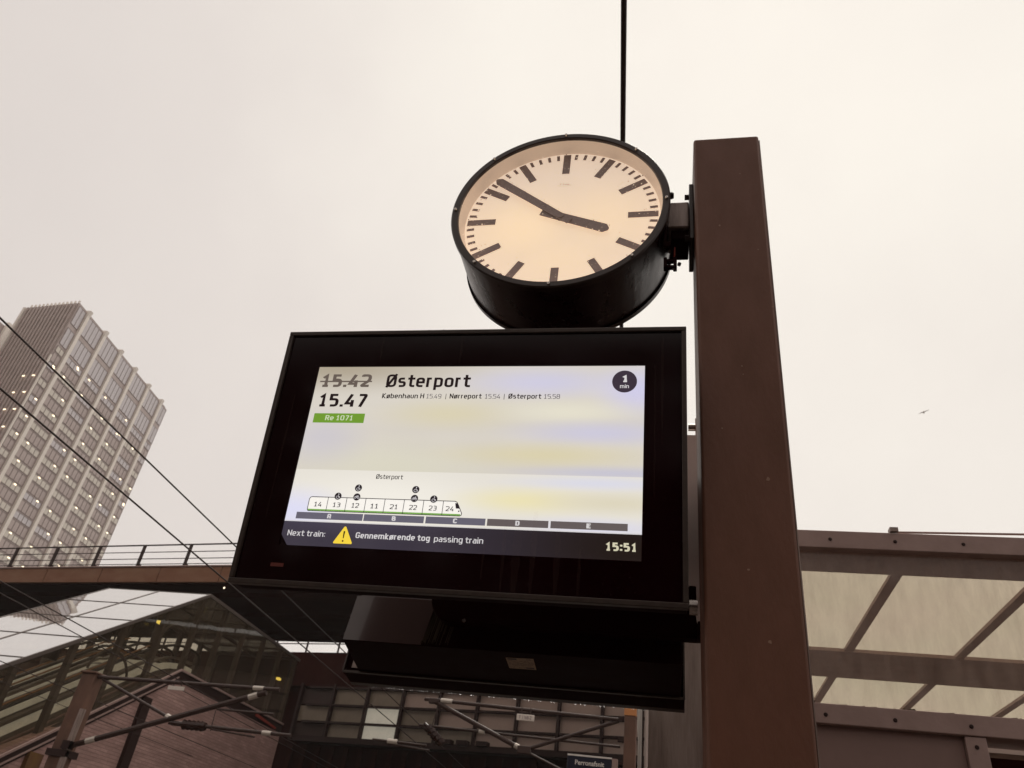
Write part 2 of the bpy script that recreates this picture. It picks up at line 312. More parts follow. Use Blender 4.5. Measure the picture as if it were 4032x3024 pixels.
_capH = None
def text_pts(s, bold):
    cu = bpy.data.curves.new('lettering', 'FONT'); cu.body = s; cu.size = 1; cu.offset = bold; cu.resolution_u = 4; cu.fill_mode = 'BOTH'
    ob = bpy.data.objects.new('lettering', cu); col.objects.link(ob); bpy.context.view_layer.update()
    me = bpy.data.meshes.new_from_object(ob.evaluated_get(bpy.context.evaluated_depsgraph_get()))
    vs = [v.co.copy() for v in me.vertices]; fs = [tuple(p.vertices) for p in me.polygons]
    bpy.data.objects.remove(ob); bpy.data.curves.remove(cu); bpy.data.meshes.remove(me); return vs, fs
def letters(s, frame, x0, x1, ybase, cap, bold=0.0):
    """frame(u, v) -> world point, v grows upwards; fitted to x0..x1 with capital height cap"""
    global _capH
    if _capH is None: _capH = max(v.y for v in text_pts('H', 0)[0])
    vs, fs = text_pts(s, bold)
    a, b = min(v.x for v in vs), max(v.x for v in vs); k = (x1-x0)/(b-a); ky = cap/(_capH+2*bold)
    mb = MB(); mb.add([frame(x0+(v.x-a)*k, ybase+(v.y+bold)*ky) for v in vs], fs); return mb


# ------------------------------------------------------------------ squared sign lettering built from strokes
def _glyph(ch, t):
    """strokes: (points, closed, corner radius) on cap height 1; returns strokes, advance width"""
    h = t/2; T = 1-h; B = h; X = 0.745; XT = X-h; L_ = h
    def W(w): return w-h
    r = 0.17
    g = {
    '1': ([([(L_+0.0, T-0.20), (0.27, T), (0.27, B)], 0, 0), ([(L_, B), (W(0.50), B)], 0, 0)], 0.50),
    '2': ([([(L_, 0.80), (L_, T), (W(.56), T), (W(.56), 0.52), (L_, B+0.06), (L_, B), (W(.56), B)], 0, r)], .56),
    '3': ([([(L_, T), (W(.54), T), (W(.54), B), (L_, B)], 0, r), ([(0.16, .53), (W(.54), .53)], 0, 0)], .54),
    '4': ([([(0.36, T+h*0.6), (L_, 0.26), (W(.58), 0.26)], 0, 0.0), ([(0.42, 0.52), (0.42, 0)], 0, 0)], .58),
    '5': ([([(W(.54), T), (L_, T), (L_, .57), (W(.54), .57), (W(.54), B), (L_, B)], 0, (0, 0, r, r))], .54),
    '7': ([([(L_, T), (W(.54), T), (W(.54), T-.10), (0.20, 0)], 0, 0.03)], .54),
    '8': ([([(L_, B), (L_, .54), (W(.56), .54), (W(.56), B)], 1, r), ([(L_+.02, .54), (L_+.02, T), (W(.54), T), (W(.54), .54)], 1, r*0.8)], .56),
    '9': ([([(W(.56), .42), (L_, .42), (L_, T), (W(.56), T), (W(.56), B), (L_+.03, B)], 0, r)], .56),
    '0': ([([(L_, B), (L_, T), (W(.57), T), (W(.57), B)], 1, r)], .57),
    'O': ([([(L_, B), (L_, T), (W(.62), T), (W(.62), B)], 1, .2)], .62),
    'A': ([([(L_, 0), (L_, T), (W(.58), T), (W(.58), 0)], 0, .22), ([(L_, .36), (W(.58), .36)], 0, 0)], .58),
    'B': ([([(L_, B), (L_, T), (W(.54), T), (W(.54), .53), (L_, .53)], 0, (0, .12, .12)), ([(L_, .53), (W(.58), .53), (W(.58), B), (L_, B), ], 0, (.12, .12))], .58),
    'C': ([([(W(.56), .72), (W(.56), T), (L_, T), (L_, B), (W(.56), B), (W(.56), .28)], 0, .19)], .56),
    'D': ([([(L_, B), (L_, T), (W(.58), T), (W(.58), B)], 1, (0, 0, .2, .2))], .58),
    'E': ([([(W(.50), T), (L_, T), (L_, B), (W(.50), B)], 0, 0), ([(L_, .52), (W(.46), .52)], 0, 0)], .50),
    'G': ([([(W(.58), .74), (W(.58), T), (L_, T), (L_, B), (W(.58), B), (W(.58), .48), (.32, .48)], 0, (.19, .19, .19, .19, 0))], .58),
    'H': ([([(L_, 0), (L_, 1)], 0, 0), ([(W(.60), 0), (W(.60), 1)], 0, 0), ([(L_, .52), (W(.60), .52)], 0, 0)], .60),
    'K': ([([(L_, 0), (L_, 1)], 0, 0), ([(W(.60), 1), (L_+.03, .50), (W(.62), 0)], 0, 0)], .60),
    'N': ([([(L_, 0), (L_, 1)], 0, 0), ([(W(.60), 0), (W(.60), 1)], 0, 0), ([(L_, T), (W(.60), B)], 0, 0)], .60),
    'R': ([([(L_, 0), (L_, T), (W(.57), T), (W(.57), .46), (L_, .46)], 0, (0, .15, .15)), ([(.33, .46), (W(.60), 0)], 0, 0)], .59),
    'a': ([([(L_+.04, XT), (W(.50), XT), (W(.50), 0)], 0, .14), ([(W(.50), .43), (L_, .43), (L_, B), (W(.50), B)], 0, .12)], .50),
    'b': ([([(L_, 1), (L_, B), (W(.53), B), (W(.53), XT), (L_, XT)], 0, (0, .15, .15))], .53),
    'd': ([([(W(.53), 1), (W(.53), B), (L_, B), (L_, XT), (W(.53), XT)], 0, (0, .15, .15))], .53),
    'e': ([([(L_, .37), (W(.52), .37), (W(.52), XT), (L_, XT), (L_, B), (W(.50), B)], 0, (0, .15, .15, .15))], .52),
    'g': ([([(W(.53), B+.02), (L_, B+.02), (L_, XT), (W(.53), XT), (W(.53), -.20), (L_+.03, -.20)], 0, (.15, .15, 0, .15))], .53),
    'h': ([([(L_, 0), (L_, 1)], 0, 0), ([(L_, XT), (W(.53), XT), (W(.53), 0)], 0, .15)], .53),
    'i': ([([(L_, 0), (L_, X)], 0, 0), ([(L_, .86), (L_, 1.0)], 0, 0)], t),
    'k': ([([(L_, 0), (L_, 1)], 0, 0), ([(W(.50), X), (L_+.03, .36), (W(.52), 0)], 0, 0)], .51),
    'm': ([([(L_, 0), (L_, XT), (W(.84), XT), (W(.84), 0)], 0, (0, .15)), ([(.42, XT), (.42, 0)], 0, 0)], .84),
    'n': ([([(L_, 0), (L_, XT), (W(.53), XT), (W(.53), 0)], 0, (0, .15))], .53),
    'o': ([([(L_, B), (L_, XT), (W(.54), XT), (W(.54), B)], 1, .16)], .54),
    'p': ([([(L_, -.22), (L_, XT), (W(.53), XT), (W(.53), B), (L_, B)], 0, (0, .15, .15))], .53),
    'r': ([([(L_, 0), (L_, XT), (W(.38), XT)], 0, 0)], .36),
    's': ([([(W(.47), XT), (L_, XT), (L_, .385), (W(.49), .385), (W(.49), B), (L_, B)], 0, .12)], .49),
    't': ([([(.11+h, .95), (.11+h, B), (.44, B)], 0, .12), ([(0, XT), (.44, XT)], 0, 0)], .42),
    'v': ([([(L_, X), (L_, B), (W(.52), B), (W(.52), X)], 0, (.2, .12))], .52),
    'x': ([([(L_, X), (W(.52), 0)], 0, 0), ([(W(.52), X), (L_, 0)], 0, 0)], .52),
    '.': ([([(L_, 0), (L_, max(t, .13))], 0, 0)], t),
    ':': ([([(L_, 0.06), (L_, .06+max(t, .12))], 0, 0), ([(L_, .56), (L_, .56+max(t, .12))], 0, 0)], t),
    ' ': ([], .22)}
    g['\u00d8'] = (g['O'][0] + [([(0.04, -0.02), (.58, 1.02)], 0, 0)], .62)
    g['\u00f8'] = (g['o'][0] + [([(0.03, -0.03), (.51, X+.03)], 0, 0)], .54)
    return g[ch]
def _round(pts, closed, r):
    n = len(pts); out_ = []
    idx = range(n) if closed else range(1, n-1)
    rs = list(r) if isinstance(r, (tuple, list)) else [r]*len(list(idx))
    if not closed: out_.append(pts[0])
    for j, i in enumerate(idx):
        p, a, c = pts[i], pts[i-1], pts[(i+1) % n]; rr_ = rs[j] if j < len(rs) else 0
        d1 = math.hypot(a[0]-p[0], a[1]-p[1]); d2 = math.hypot(c[0]-p[0], c[1]-p[1]); q = min(rr_, d1*0.48, d2*0.48)
        if q < 1e-4: out_.append(p); continue
        s0 = (p[0]+(a[0]-p[0])*q/d1, p[1]+(a[1]-p[1])*q/d1); s1 = (p[0]+(c[0]-p[0])*q/d2, p[1]+(c[1]-p[1])*q/d2)
        for k_ in range(6):
            u = k_/5; out_.append(((1-u)**2*s0[0]+2*u*(1-u)*p[0]+u*u*s1[0], (1-u)**2*s0[1]+2*u*(1-u)*p[1]+u*u*s1[1]))
    if not closed: out_.append(pts[-1])
    return out_
def _ribbon(pts, closed, t):
    n = len(pts); l = []; r_ = []
    for i, p in enumerate(pts):
        a = pts[i-1] if (closed or i > 0) else None; c = pts[(i+1) % n] if (closed or i < n-1) else None
        def nn(u, v): d = math.hypot(v[0]-u[0], v[1]-u[1]) or 1e-9; return (-(v[1]-u[1])/d, (v[0]-u[0])/d)
        if a is None: m = nn(p, c)
        elif c is None: m = nn(a, p)
        else:
            n1, n2 = nn(a, p), nn(p, c); mx_, my_ = n1[0]+n2[0], n1[1]+n2[1]; q = max(0.35, (mx_*mx_+my_*my_)/2)
            m = (mx_/q, my_/q)
        l.append((p[0]+m[0]*t/2, p[1]+m[1]*t/2)); r_.append((p[0]-m[0]*t/2, p[1]-m[1]*t/2))
    v = l+r_; f = [(i, (i+1) % n, (i+1) % n+n, i+n) for i in range(n if closed else n-1)]
    return v, f
def sign_letters(s_, frame, x0, x1, ybase, cap, t):
    """frame(x, y, lift) -> world"""
    items = []; x = 0
    for ch in s_:
        st, w_ = _glyph(ch, t)
        for k_, (pts_, closed, r_) in enumerate(st):
            v_, f_ = _ribbon(_round(pts_, closed, r_), closed, t); items.append(([(x+a, c) for a, c in v_], f_, k_))
        x += w_ + (0.10 if ch != ' ' else 0.04) - (0.03 if ch == '.' else 0)
    total = max(a for it in items for a, c in it[0]) ; lo = min(a for it in items for a, c in it[0]); kx = (x1-x0)/(total-lo)
    mb_ = MB()
    for v_, f_, k_ in items: mb_.add([frame(x0+(a-lo)*kx, ybase+c*cap, k_) for a, c in v_], f_)
    return mb_

# ================================================================== SETTING
mb = MB(); mb.bb(-900, 900, -700, 1100, -1.3, -1.0); solo('ground', mb, M['ground'], kind='structure')
mb = MB(); mb.bb(-3.6, 9.0, -60, 40, -0.99, 0.0); solo('platform', mb, M['platform'], kind='structure', bevel=0.03)
mb = MB(); mb.bb(-14.6, -3.7, -80, 90, -0.996, -0.9); solo('track_bed', mb, M['ground'], kind='structure')
for i, x in enumerate((-5.3, -6.735, -9.8, -11.235)):
    mb = MB(); mb.bb(x-0.035, x+0.035, -80, 90, -0.75, -0.72); mb.bb(x-0.01, x+0.01, -80, 90, -0.88, -0.75); mb.bb(x-0.07, x+0.07, -80, 90, -0.9, -0.88)
    solo('rail', mb, M['rust_rail'], ['running rail nearest the platform edge', 'outer running rail of the near track', 'inner running rail of the far track', 'outermost running rail of the far track'][i], 'rail', 'running rails of the two tracks')

# ------------------------------------------------------------------ haze
mb = MB(); mb.bb(-330, 130, -130, 330, -2.3, 112)
hm = bpy.data.materials.new('haze_air'); hm.use_nodes = True; hm.node_tree.nodes.clear()
ho = hm.node_tree.nodes.new('ShaderNodeOutputMaterial'); hv = hm.node_tree.nodes.new('ShaderNodeVolumePrincipled')
hv.inputs['Color'].default_value = (0.97, 0.93, 0.90, 1); hv.inputs['Density'].default_value = 0.00032; hv.inputs['Anisotropy'].default_value = 0.2
hm.node_tree.links.new(hv.outputs[0], ho.inputs['Volume'])
solo('haze', mb, hm, kind='stuff')

# ================================================================== TOWER
A0 = Vector((-127.6, 110.8, 0)); B0 = Vector((-131.5, 153.8, 0)); td = (B0-A0).normalized(); tn = Vector((td.y, -td.x, 0)); TL = (B0-A0).length
T = Thing('office_tower', (A0.x, A0.y, -1), 'pale high-rise office tower with white vertical fins and lit ceilings rising over the footbridge', 'building')
def TP(s, o, z): return A0 + td*s + tn*o + EZ*z        # s along the right face, o outwards, z height
tax = (td, tn, EZ)
bodyW = 14.72
tw = Vector((-0.9967, 0.082, 0)); tq = Vector((-tw.y, tw.x, 0))          # along the front face, and into the building
def FP(wq, o, z): return A0 + tw*wq + (-td)*o + EZ*z       # a point of the front face: wq from the corner, o towards the viewer
mb = MB(); mb.prism([TP(0, 0, -1), TP(TL, 0, -1), TP(TL, 0, -1)+tw*bodyW, FP(bodyW, 0, -1)], EZ*101); wall_t = T.part('wall', mb, M['tower_spandrel'])
mb = MB(); mb.prism([TP(0.4, -0.4, 100.003), TP(TL-0.4, -0.4, 100.003), TP(TL-0.4, -0.4, 100.003)+tw*(bodyW-0.8), TP(0.4, -0.4, 100.003)+tw*(bodyW-0.8)], EZ*0.5); T.part('parapet', mb, M['mullion'])
fins_s = [3.56+7.16*i for i in range(6)]
finm = MB(); finm.box(Vector((0, 0.25, 49.2)), (0.90, 0.5, 100.4), (EX, EY, EZ))
finm.prism([(-0.455, 0.5, 99.2), (-0.455, 0.75, 100.6), (-0.455, -0.5, 100.6), (-0.455, 0.0, 99.4)], (0.91, 0, 0))
finme = finm.mesh('fin', M['fin'])
trot = (0, 0, math.atan2(td.y, td.x)); trot_fin = (0, 0, math.atan2(td.y, td.x)+math.pi)
for s in fins_s: T.inst('fin', finme, TP(s, 0.0, 0), rot=trot_fin)
frot = (0, 0, math.atan2(tw.y, tw.x)+math.pi)
mb = MB(); mb.box(FP(bodyW-0.1, 0.35, 49.4), (0.6, 0.7, 100.8), (tw, tq, EZ)); T.part('fin', mb, M['fin'])
bays = [(0.35, 2.8)] + [(fins_s[i]+0.75, fins_s[i+1]-0.75) for i in range(5)] + [(fins_s[5]+0.75, TL-0.2)]
def win_mesh(wd, h, n, m, frame_m):
    b = MB(); b.box((0, 0, 0), (wd, 0.06, h)); me = b.mesh('window', m); return me
def mull_mesh(wd, h, n):
    b = MB()
    for i in range(n+1): b.box((-wd/2+wd*i/n, 0.02, 0), (0.09, 0.14, h))
    b.box((0, 0.0, h/2+0.02), (wd, 0.14, 0.1)); b.box((0, 0.0, -h/2-0.02), (wd, 0.14, 0.1)); return b.mesh('window_frame', M['mullion'])
cache = {}
def window(s0, s1, z0, z1, m, n, o=0.03):
    key = (round(s1-s0, 2), round(z1-z0, 2), m, n)
    if key not in cache: cache[key] = (win_mesh(s1-s0, z1-z0, n, M[m], None), mull_mesh(s1-s0, z1-z0, n))
    a = T.inst('window', cache[key][0], TP((s0+s1)/2, o, (z0+z1)/2), rot=trot_fin)
    f = bpy.data.objects.new('window_frame', cache[key][1]); col.objects.link(f); f.parent = a
lampme = MB(); lampme.box((0, 0, 0), (0.62, 0.1, 0.22)); lampme = lampme.mesh('ceiling_light', M['lamp'])
rnd = random.Random(3)
mullme = {}
for bi, (s0, s1) in enumerate(bays):
    n = 2 if bi in (0, 6) else 4
    window(s0, s1, 94.9, 99.6, 'tower_glass', n); window(s0, s1, 89.4, 93.6, 'tower_glass', n)
    for k in range(18):
        zc = 88.7 - 4.12*k; lit = rnd.random() < (0.25 if k < 2 else 0.75)
        window(s0, s1, zc-1.35, zc, 'tower_lit' if lit else 'tower_glass', n)
        window(s0, s1, zc-3.75, zc-1.7, 'tower_spandrel', n, 0.02)
        if k in (0, 2) and rnd.random() < 0.6: continue
        if rnd.random() < 0.85: T.inst('ceiling_light', lampme, TP(s0+(s1-s0)*(0.28 if rnd.random() < 0.6 else 0.72)*rnd.uniform(0.9, 1.1), 0.13, zc-0.16), rot=trot_fin)
        if rnd.random() < 0.15: T.inst('ceiling_light', lampme, TP(s0+(s1-s0)*rnd.uniform(0.55, 0.85), 0.13, zc-0.5), rot=trot_fin)
# rounded steel frames of the corner bay, the tall light strip at the corner
mb = MB()
mb.box(TP(-0.05, 0.05, 38), (0.35, 0.3, 96), tax); T.part('corner_profile', mb, M['fin'])
# front face ribs (faces the platform)
ribm = MB(); ribm.box((0, 0, 49.6), (0.42, 0.40, 100.6)); ribme = ribm.mesh('rib', M['rib'])
ribn = 14
for i in range(ribn): T.inst('rib', ribme, FP(0.75+i*(bodyW-1.6)/(ribn-1), 0.24, 0), rot=frot)
mb = MB()
for k in range(22):
    z = 96.5-4.12*k
    if z > 6: mb.box(FP(bodyW/2, 0.05, z), (bodyW-0.8, 0.1, 1.3), (tw, tq, EZ))
T.part('floor_band', mb, M['tower_spandrel'], kind='stuff')
for k in range(3, 14):
    for q in (0.8, 3.4, 7.6):
        if rnd.random() < (0.85 if q < 5 else 0.3): T.inst('ceiling_light', lampme, FP(q+rnd.uniform(0, 0.6), 0.62, 88.55-4.12*k+4.12), rot=frot)
# parapet nibs
mb = MB()
for i in range(13): mb.box(FP(0.7+i*1.1, -0.3, 100.75), (0.3, 0.3, 0.7), (tw, tq, EZ))
T.part('roof_nib', mb, M['fin'], kind='stuff')
# rear wing of the same block, seen at the left edge
W = Thing('office_wing', (-153, 118.5, -1), 'rear wing of the pale high-rise, cut by the left edge of the view', 'building')
mb = MB(); mb.box((-160, 108.5, 49.5), (14, 20.5, 101)); W.part('wall', mb, M['tower_spandrel'])
mb = MB(); mb.bb(-152.9, -152.1, 117.9, 119.6, -1, 101); W.part('fin', mb, M['fin'])
mb = MB(); mb.bb(-152.9, -152.1, 110.4, 111.6, -1, 101); W.part('fin', mb, M['fin'])
wc = MB(); wc.box((0, 0, 0), (0.1, 5.6, 1.5)); wc = wc.mesh('window', M['tower_glass'])
for k in range(22): W.inst('window', wc, (-152.95, 114.8, 97.5-4.12*k))
mb = MB(); mb.box((-146.5, 128, 49), (12.5, 6, 99)); W.part('link_block', mb, M['tower_spandrel'])

# ================================================================== FOOTBRIDGE
ba = rad(8.5); be = Vector((math.cos(ba), -math.sin(ba), 0)); bm_ = Vector((math.sin(ba), math.cos(ba), 0)); bax = (be, bm_, EZ)
def BP(s, m, z): return be*s + bm_*m + EZ*z
BR = Thing('footbridge', BP(-24, 27.1, -1), 'dark steel footbridge with brown fascia and open railing crossing behind the display', 'bridge')
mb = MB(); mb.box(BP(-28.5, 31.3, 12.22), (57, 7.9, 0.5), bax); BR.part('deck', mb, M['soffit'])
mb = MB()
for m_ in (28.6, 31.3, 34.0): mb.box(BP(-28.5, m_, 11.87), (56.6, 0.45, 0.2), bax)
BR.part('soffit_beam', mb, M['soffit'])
for i in range(-8, 8):                                   # fascia plates, open joints between them
    c0 = -27.35 + i*3.45
    mb = MB(); mb.box(BP(c0+1.725, 27.1, 12.33), (3.41, 0.14, 0.70), bax); BR.part('fascia_plate', mb, M['fascia'])
mb = MB(); mb.box(BP(-28.5, 27.12, 12.72), (56.8, 0.3, 0.05), bax); BR.part('coping', mb, M['rail'])
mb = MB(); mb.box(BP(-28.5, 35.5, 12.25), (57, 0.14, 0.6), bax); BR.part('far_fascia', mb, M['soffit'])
postm = MB(); postm.box((0, 0, 0.52), (0.085, 0.13, 1.04)); postm.box((0, 0.05, 0.06), (0.16, 0.16, 0.12)); postme = postm.mesh('railing_post', M['ironwork'])
for i in range(-12, 9): BR.inst('railing_post', postme, BP(-23.62+2.72*i+0.25, 27.05, 12.74), rot=(0, 0, -ba))
for h, r in ((13.80, 0.035), (13.45, 0.02), (13.12, 0.02), (12.86, 0.018)):
    mb = MB(); mb.tube([BP(-57, 27.08, h), BP(0, 27.08, h)], r, 6); BR.part('railing_bar', mb, M['ironwork'])
for s in (-52, -1.2):
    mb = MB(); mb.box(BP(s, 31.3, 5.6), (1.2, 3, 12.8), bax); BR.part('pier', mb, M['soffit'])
d = MB(); d.add(*(lambda c: ([c+Vector(o) for o in ((.055, 0, 0), (-.055, 0, 0), (0, .055, 0), (0, -.055, 0), (0, 0, .055), (0, 0, -.055))], [(0, 2, 4), (2, 1, 4), (1, 3, 4), (3, 0, 4), (2, 0, 5), (1, 2, 5), (3, 1, 5), (0, 3, 5)]))(BP(-23.9, 27.55, 11.9)))
BR.part('soffit_lamp', d, M['lamp'])

def push_back(t, k):
    t.o.scale = (k, k, k); t.o.location = CAM + (t.loc-CAM)*k
push_back(BR, 1.231)

# ================================================================== STATION HALL behind the bridge (grid of frosted panes)
ha = rad(11.5); he = Vector((math.cos(ha), -math.sin(ha), 0)); hn = Vector((math.sin(ha), math.cos(ha), 0)); hax = (he, hn, EZ)
H0 = Vector((-20.3, 43.9, 0))
def HP(s, m, z): return H0 + he*s + hn*m + EZ*z
HL = Thing('station_hall', HP(0, 0, -1), 'dark station hall with a grid of frosted panes below the footbridge', 'building')
hw = 42
mb = MB(); mb.box(HP(hw/2-18, 5.2, 4.9), (hw+36, 10, 11.8), hax); HL.part('wall', mb, M['darkin'])
mb = MB(); mb.box(HP(hw/2-18, 0.0, 11.75), (hw+36, 0.5, 1.9), hax); HL.part('parapet', mb, M['soffit'])
rows = [8.13, 8.92, 9.82, 10.76]; pw = 2.235
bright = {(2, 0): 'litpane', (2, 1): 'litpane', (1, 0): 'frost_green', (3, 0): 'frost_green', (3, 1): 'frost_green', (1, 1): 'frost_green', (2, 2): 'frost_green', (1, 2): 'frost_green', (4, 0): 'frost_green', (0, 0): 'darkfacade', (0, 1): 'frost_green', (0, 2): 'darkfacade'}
pc = {}
for i in range(17):
    for j in range(3):
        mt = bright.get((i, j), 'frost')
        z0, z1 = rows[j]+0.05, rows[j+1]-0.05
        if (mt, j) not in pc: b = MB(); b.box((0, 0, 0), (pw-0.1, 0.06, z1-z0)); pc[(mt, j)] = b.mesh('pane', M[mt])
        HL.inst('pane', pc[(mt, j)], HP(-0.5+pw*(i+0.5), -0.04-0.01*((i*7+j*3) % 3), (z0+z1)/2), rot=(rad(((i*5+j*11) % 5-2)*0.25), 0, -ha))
mm_ = MB(); mm_.box((0, 0, 0), (0.14, 0.3, 3.0)); mme = mm_.mesh('glazing_bar', M['ironwork'])
for i in range(18): HL.inst('glazing_bar', mme, HP(-0.5+pw*i, -0.18, 9.45), rot=(0, 0, -ha))
for z in rows:
    mb = MB(); mb.box(HP(hw/2, -0.16, z), (hw, 0.24, 0.11), hax); HL.part('transom', mb, M['ironwork'])
mb = MB(); mb.box(HP(hw/2, -0.3, 7.95), (hw, 0.7, 0.22), hax); HL.part('ledge', mb, M['ironwork'])
cl = MB(); cl.box((0, 0, 0), (0.26, 0.12, 8.4)); clm = cl.mesh('cladding_rib', M['soffit'])
for i in range(44): HL.inst('cladding_rib', clm, HP(-0.4+0.9*i, -0.02, 3.5), rot=(0, 0, -ha))
bx = MB(); bx.box((0, 0, 0), (0.6, 0.4, 0.22)); bxm = bx.mesh('loudspeaker', M['ironwork'])
for s in (9.4, 10.3, 11.4): HL.inst('loudspeaker', bxm, HP(s, -0.6, 8.2), rot=(0, 0, -ha))
# railing on the parapet, seen through the gap under the bridge
pm = MB(); pm.box((0, 0, 0.55), (0.07, 0.1, 1.15)); pme = pm.mesh('railing_post', M['ironwork'])
for i in range(34): HL.inst('railing_post', pme, HP(-1.1+2.25*(i-15), 0.0, 12.68), rot=(0, 0, -ha))
for h in (13.27, 13.8):
    mb = MB(); mb.tube([HP(-35, 0, h), HP(hw, 0, h)], 0.03, 6); HL.part('railing_bar', mb, M['ironwork'])

push_back(HL, 1.25)

# ================================================================== ESCALATOR HOUSE
XS, XB = -19.0, -23.87
SL = 0.598; YT, ZT = 29.1, 10.99; YE = 38.8; BT = 7.45; YB = 28.8
def roofz(y): return ZT + SL*min(0, y-YT)
def brickz(y): return BT + 0.6*min(0, y-YB)
ES = Thing('escalator_house', (XS, 20, -1), 'glazed escalator enclosure with sky-reflecting roof panes rising on a brick base', 'building')
Y0 = 12.6
prof = [(Y0, -1), (Y0, max(-1, brickz(Y0))), (YB, BT), (YE, BT), (YE, -1)]
mb = MB(); mb.prism([(XS-0.02, y, z) for y, z in prof], (-0.35, 0, 0)); mb.prism([(XB+0.35, y, z) for y, z in prof], (-0.35, 0, 0))
ES.part('brick_wall', mb, M['brick'])
for yy in (20.9, 22.9, 27.3):
    zt = brickz(yy)-0.08
    mb = MB(); mb.bb(XS-0.02, XS+0.13, yy-(0.24 if yy > 25 else 0.3), yy+(0.24 if yy > 25 else 0.3), -1, zt); ES.part('rusty_joint', mb, M['rust' if yy < 25 else 'ironwork'])
# dark raking beam between brick and glass, two pale lines along it
def rake(x0, x1, off0, off1, y0, y1):
    pts = [(y0, brickz(y0))] + ([(YB, BT)] if y0 < YB < y1 else []) + [(y1, brickz(y1))]
    b = MB(); poly = [(x0, y, z+off0) for y, z in pts] + [(x0, y, z+off1) for y, z in reversed(pts)]
    b.prism(poly, (x1-x0, 0, 0)); return b
ES.part('raking_beam', rake(XS+0.02, XS-0.3, 0.0, 0.42, Y0+1, YE-0.05), M['ironwork'])
ES.part('edge_trim', rake(XS+0.09, XS+0.02, 0.36, 0.44, Y0+1, YE-0.1), M['rail'])
ES.part('edge_trim', rake(XS+0.07, XS+0.02, 0.10, 0.15, Y0+1, YB), M['rail'])
# posts and panes
posts = [YT-2.05*k for k in range(8) if YT-2.05*k > Y0] + [YT+1.95*k for k in range(1, 5)] + [YE-0.06]
posts.sort()
for y in posts:
    mb = MB(); mb.bb(XS-0.14, XS-0.32, y-0.10, y+0.10, brickz(y)+0.3, roofz(y)-0.05); ES.part('post', mb, M['post'])
    mb = MB(); mb.bb(XB+0.1, XB+0.3, y-0.1, y+0.1, brickz(y)+0.3, roofz(y)-0.05); ES.part('post', mb, M['post'])
for a, b in zip(posts[:-1], posts[1:]):
    mb = MB(); mb.prism([(XS, a+0.02, brickz(a)+0.44), (XS, b-0.02, brickz(b)+0.44), (XS, b-0.02, roofz(b)-0.02), (XS, a+0.02, roofz(a)-0.02)], (-0.03, 0, 0))
    ES.part('side_pane', mb, M['sideglass'])
xs = [XS, (XS+XB)/2, XB]
slope = [p for p in posts if p <= YT+0.01]
sl_n = Vector((0, -SL, 1)).normalized()
for a, b in zip(slope[:-1], slope[1:]):
    for x1, x0 in zip(xs[:-1], xs[1:]):
        mb = MB(); mb.prism([(x0+0.03, a+0.03, roofz(a+0.03)), (x1-0.03, a+0.03, roofz(a+0.03)), (x1-0.03, b-0.03, roofz(b-0.03)), (x0+0.03, b-0.03, roofz(b-0.03))], sl_n*0.03)
        ES.part('roof_pane', mb, M['roofglass'])
flat = [p for p in posts if p >= YT-0.01]
for a, b in zip(flat[:-1], flat[1:]):
    for x1, x0 in zip(xs[:-1], xs[1:]):
        mb = MB(); mb.bb(x0+0.03, x1-0.03, a+0.03, b-0.03, ZT, ZT+0.03); ES.part('roof_pane', mb, M['roofglass'])
for x in xs:
    mb = MB(); hx = 0.05 if x == xs[1] else 0.035
    mb.prism([(x-hx, y, z) for y, z in ((slope[0], roofz(slope[0])-0.08), (YT, ZT-0.08), (YE, ZT-0.08), (YE, ZT+0.035), (YT, ZT+0.05), (slope[0], roofz(slope[0])+0.05))], (2*hx, 0, 0))
    ES.part('rafter', mb, M['post'])
for y in posts:
    mb = MB(); mb.bb(XB, XS, y-0.03, y+0.03, roofz(y)-0.05, roofz(y)+0.042); ES.part('purlin', mb, M['post'])
# glazed back side, end wall
for a, b in zip(posts[:-1], posts[1:]):
    mb = MB(); mb.prism([(XB, a+0.02, brickz(a)+0.44), (XB, b-0.02, brickz(b)+0.44), (XB, b-0.02, roofz(b)-0.02), (XB, a+0.02, roofz(a)-0.02)], (-0.03, 0, 0))
    ES.part('back_pane', mb, M['sideglass'])
mb = MB(); mb.bb(XB+0.3, XS-0.4, YE-0.2, YE, BT, ZT-0.1); ES.part('end_wall', mb, M['darkfacade'])
mb = MB(); mb.bb(XB+0.3, XS-0.4, 29.5, YE-0.3, 7.0, 7.44); ES.part('landing_floor', mb, M['cladding'])
mb = MB(); mb.prism([(XB+0.36, y, z) for y, z in ((Y0+2, brickz(Y0+2)-0.5), (29.5, 7.44), (29.5, 7.0), (Y0+3, -0.9), (Y0+2, -0.9))], (XS-XB-0.8, 0, 0)); ES.part('truss', mb, M['darkin'])
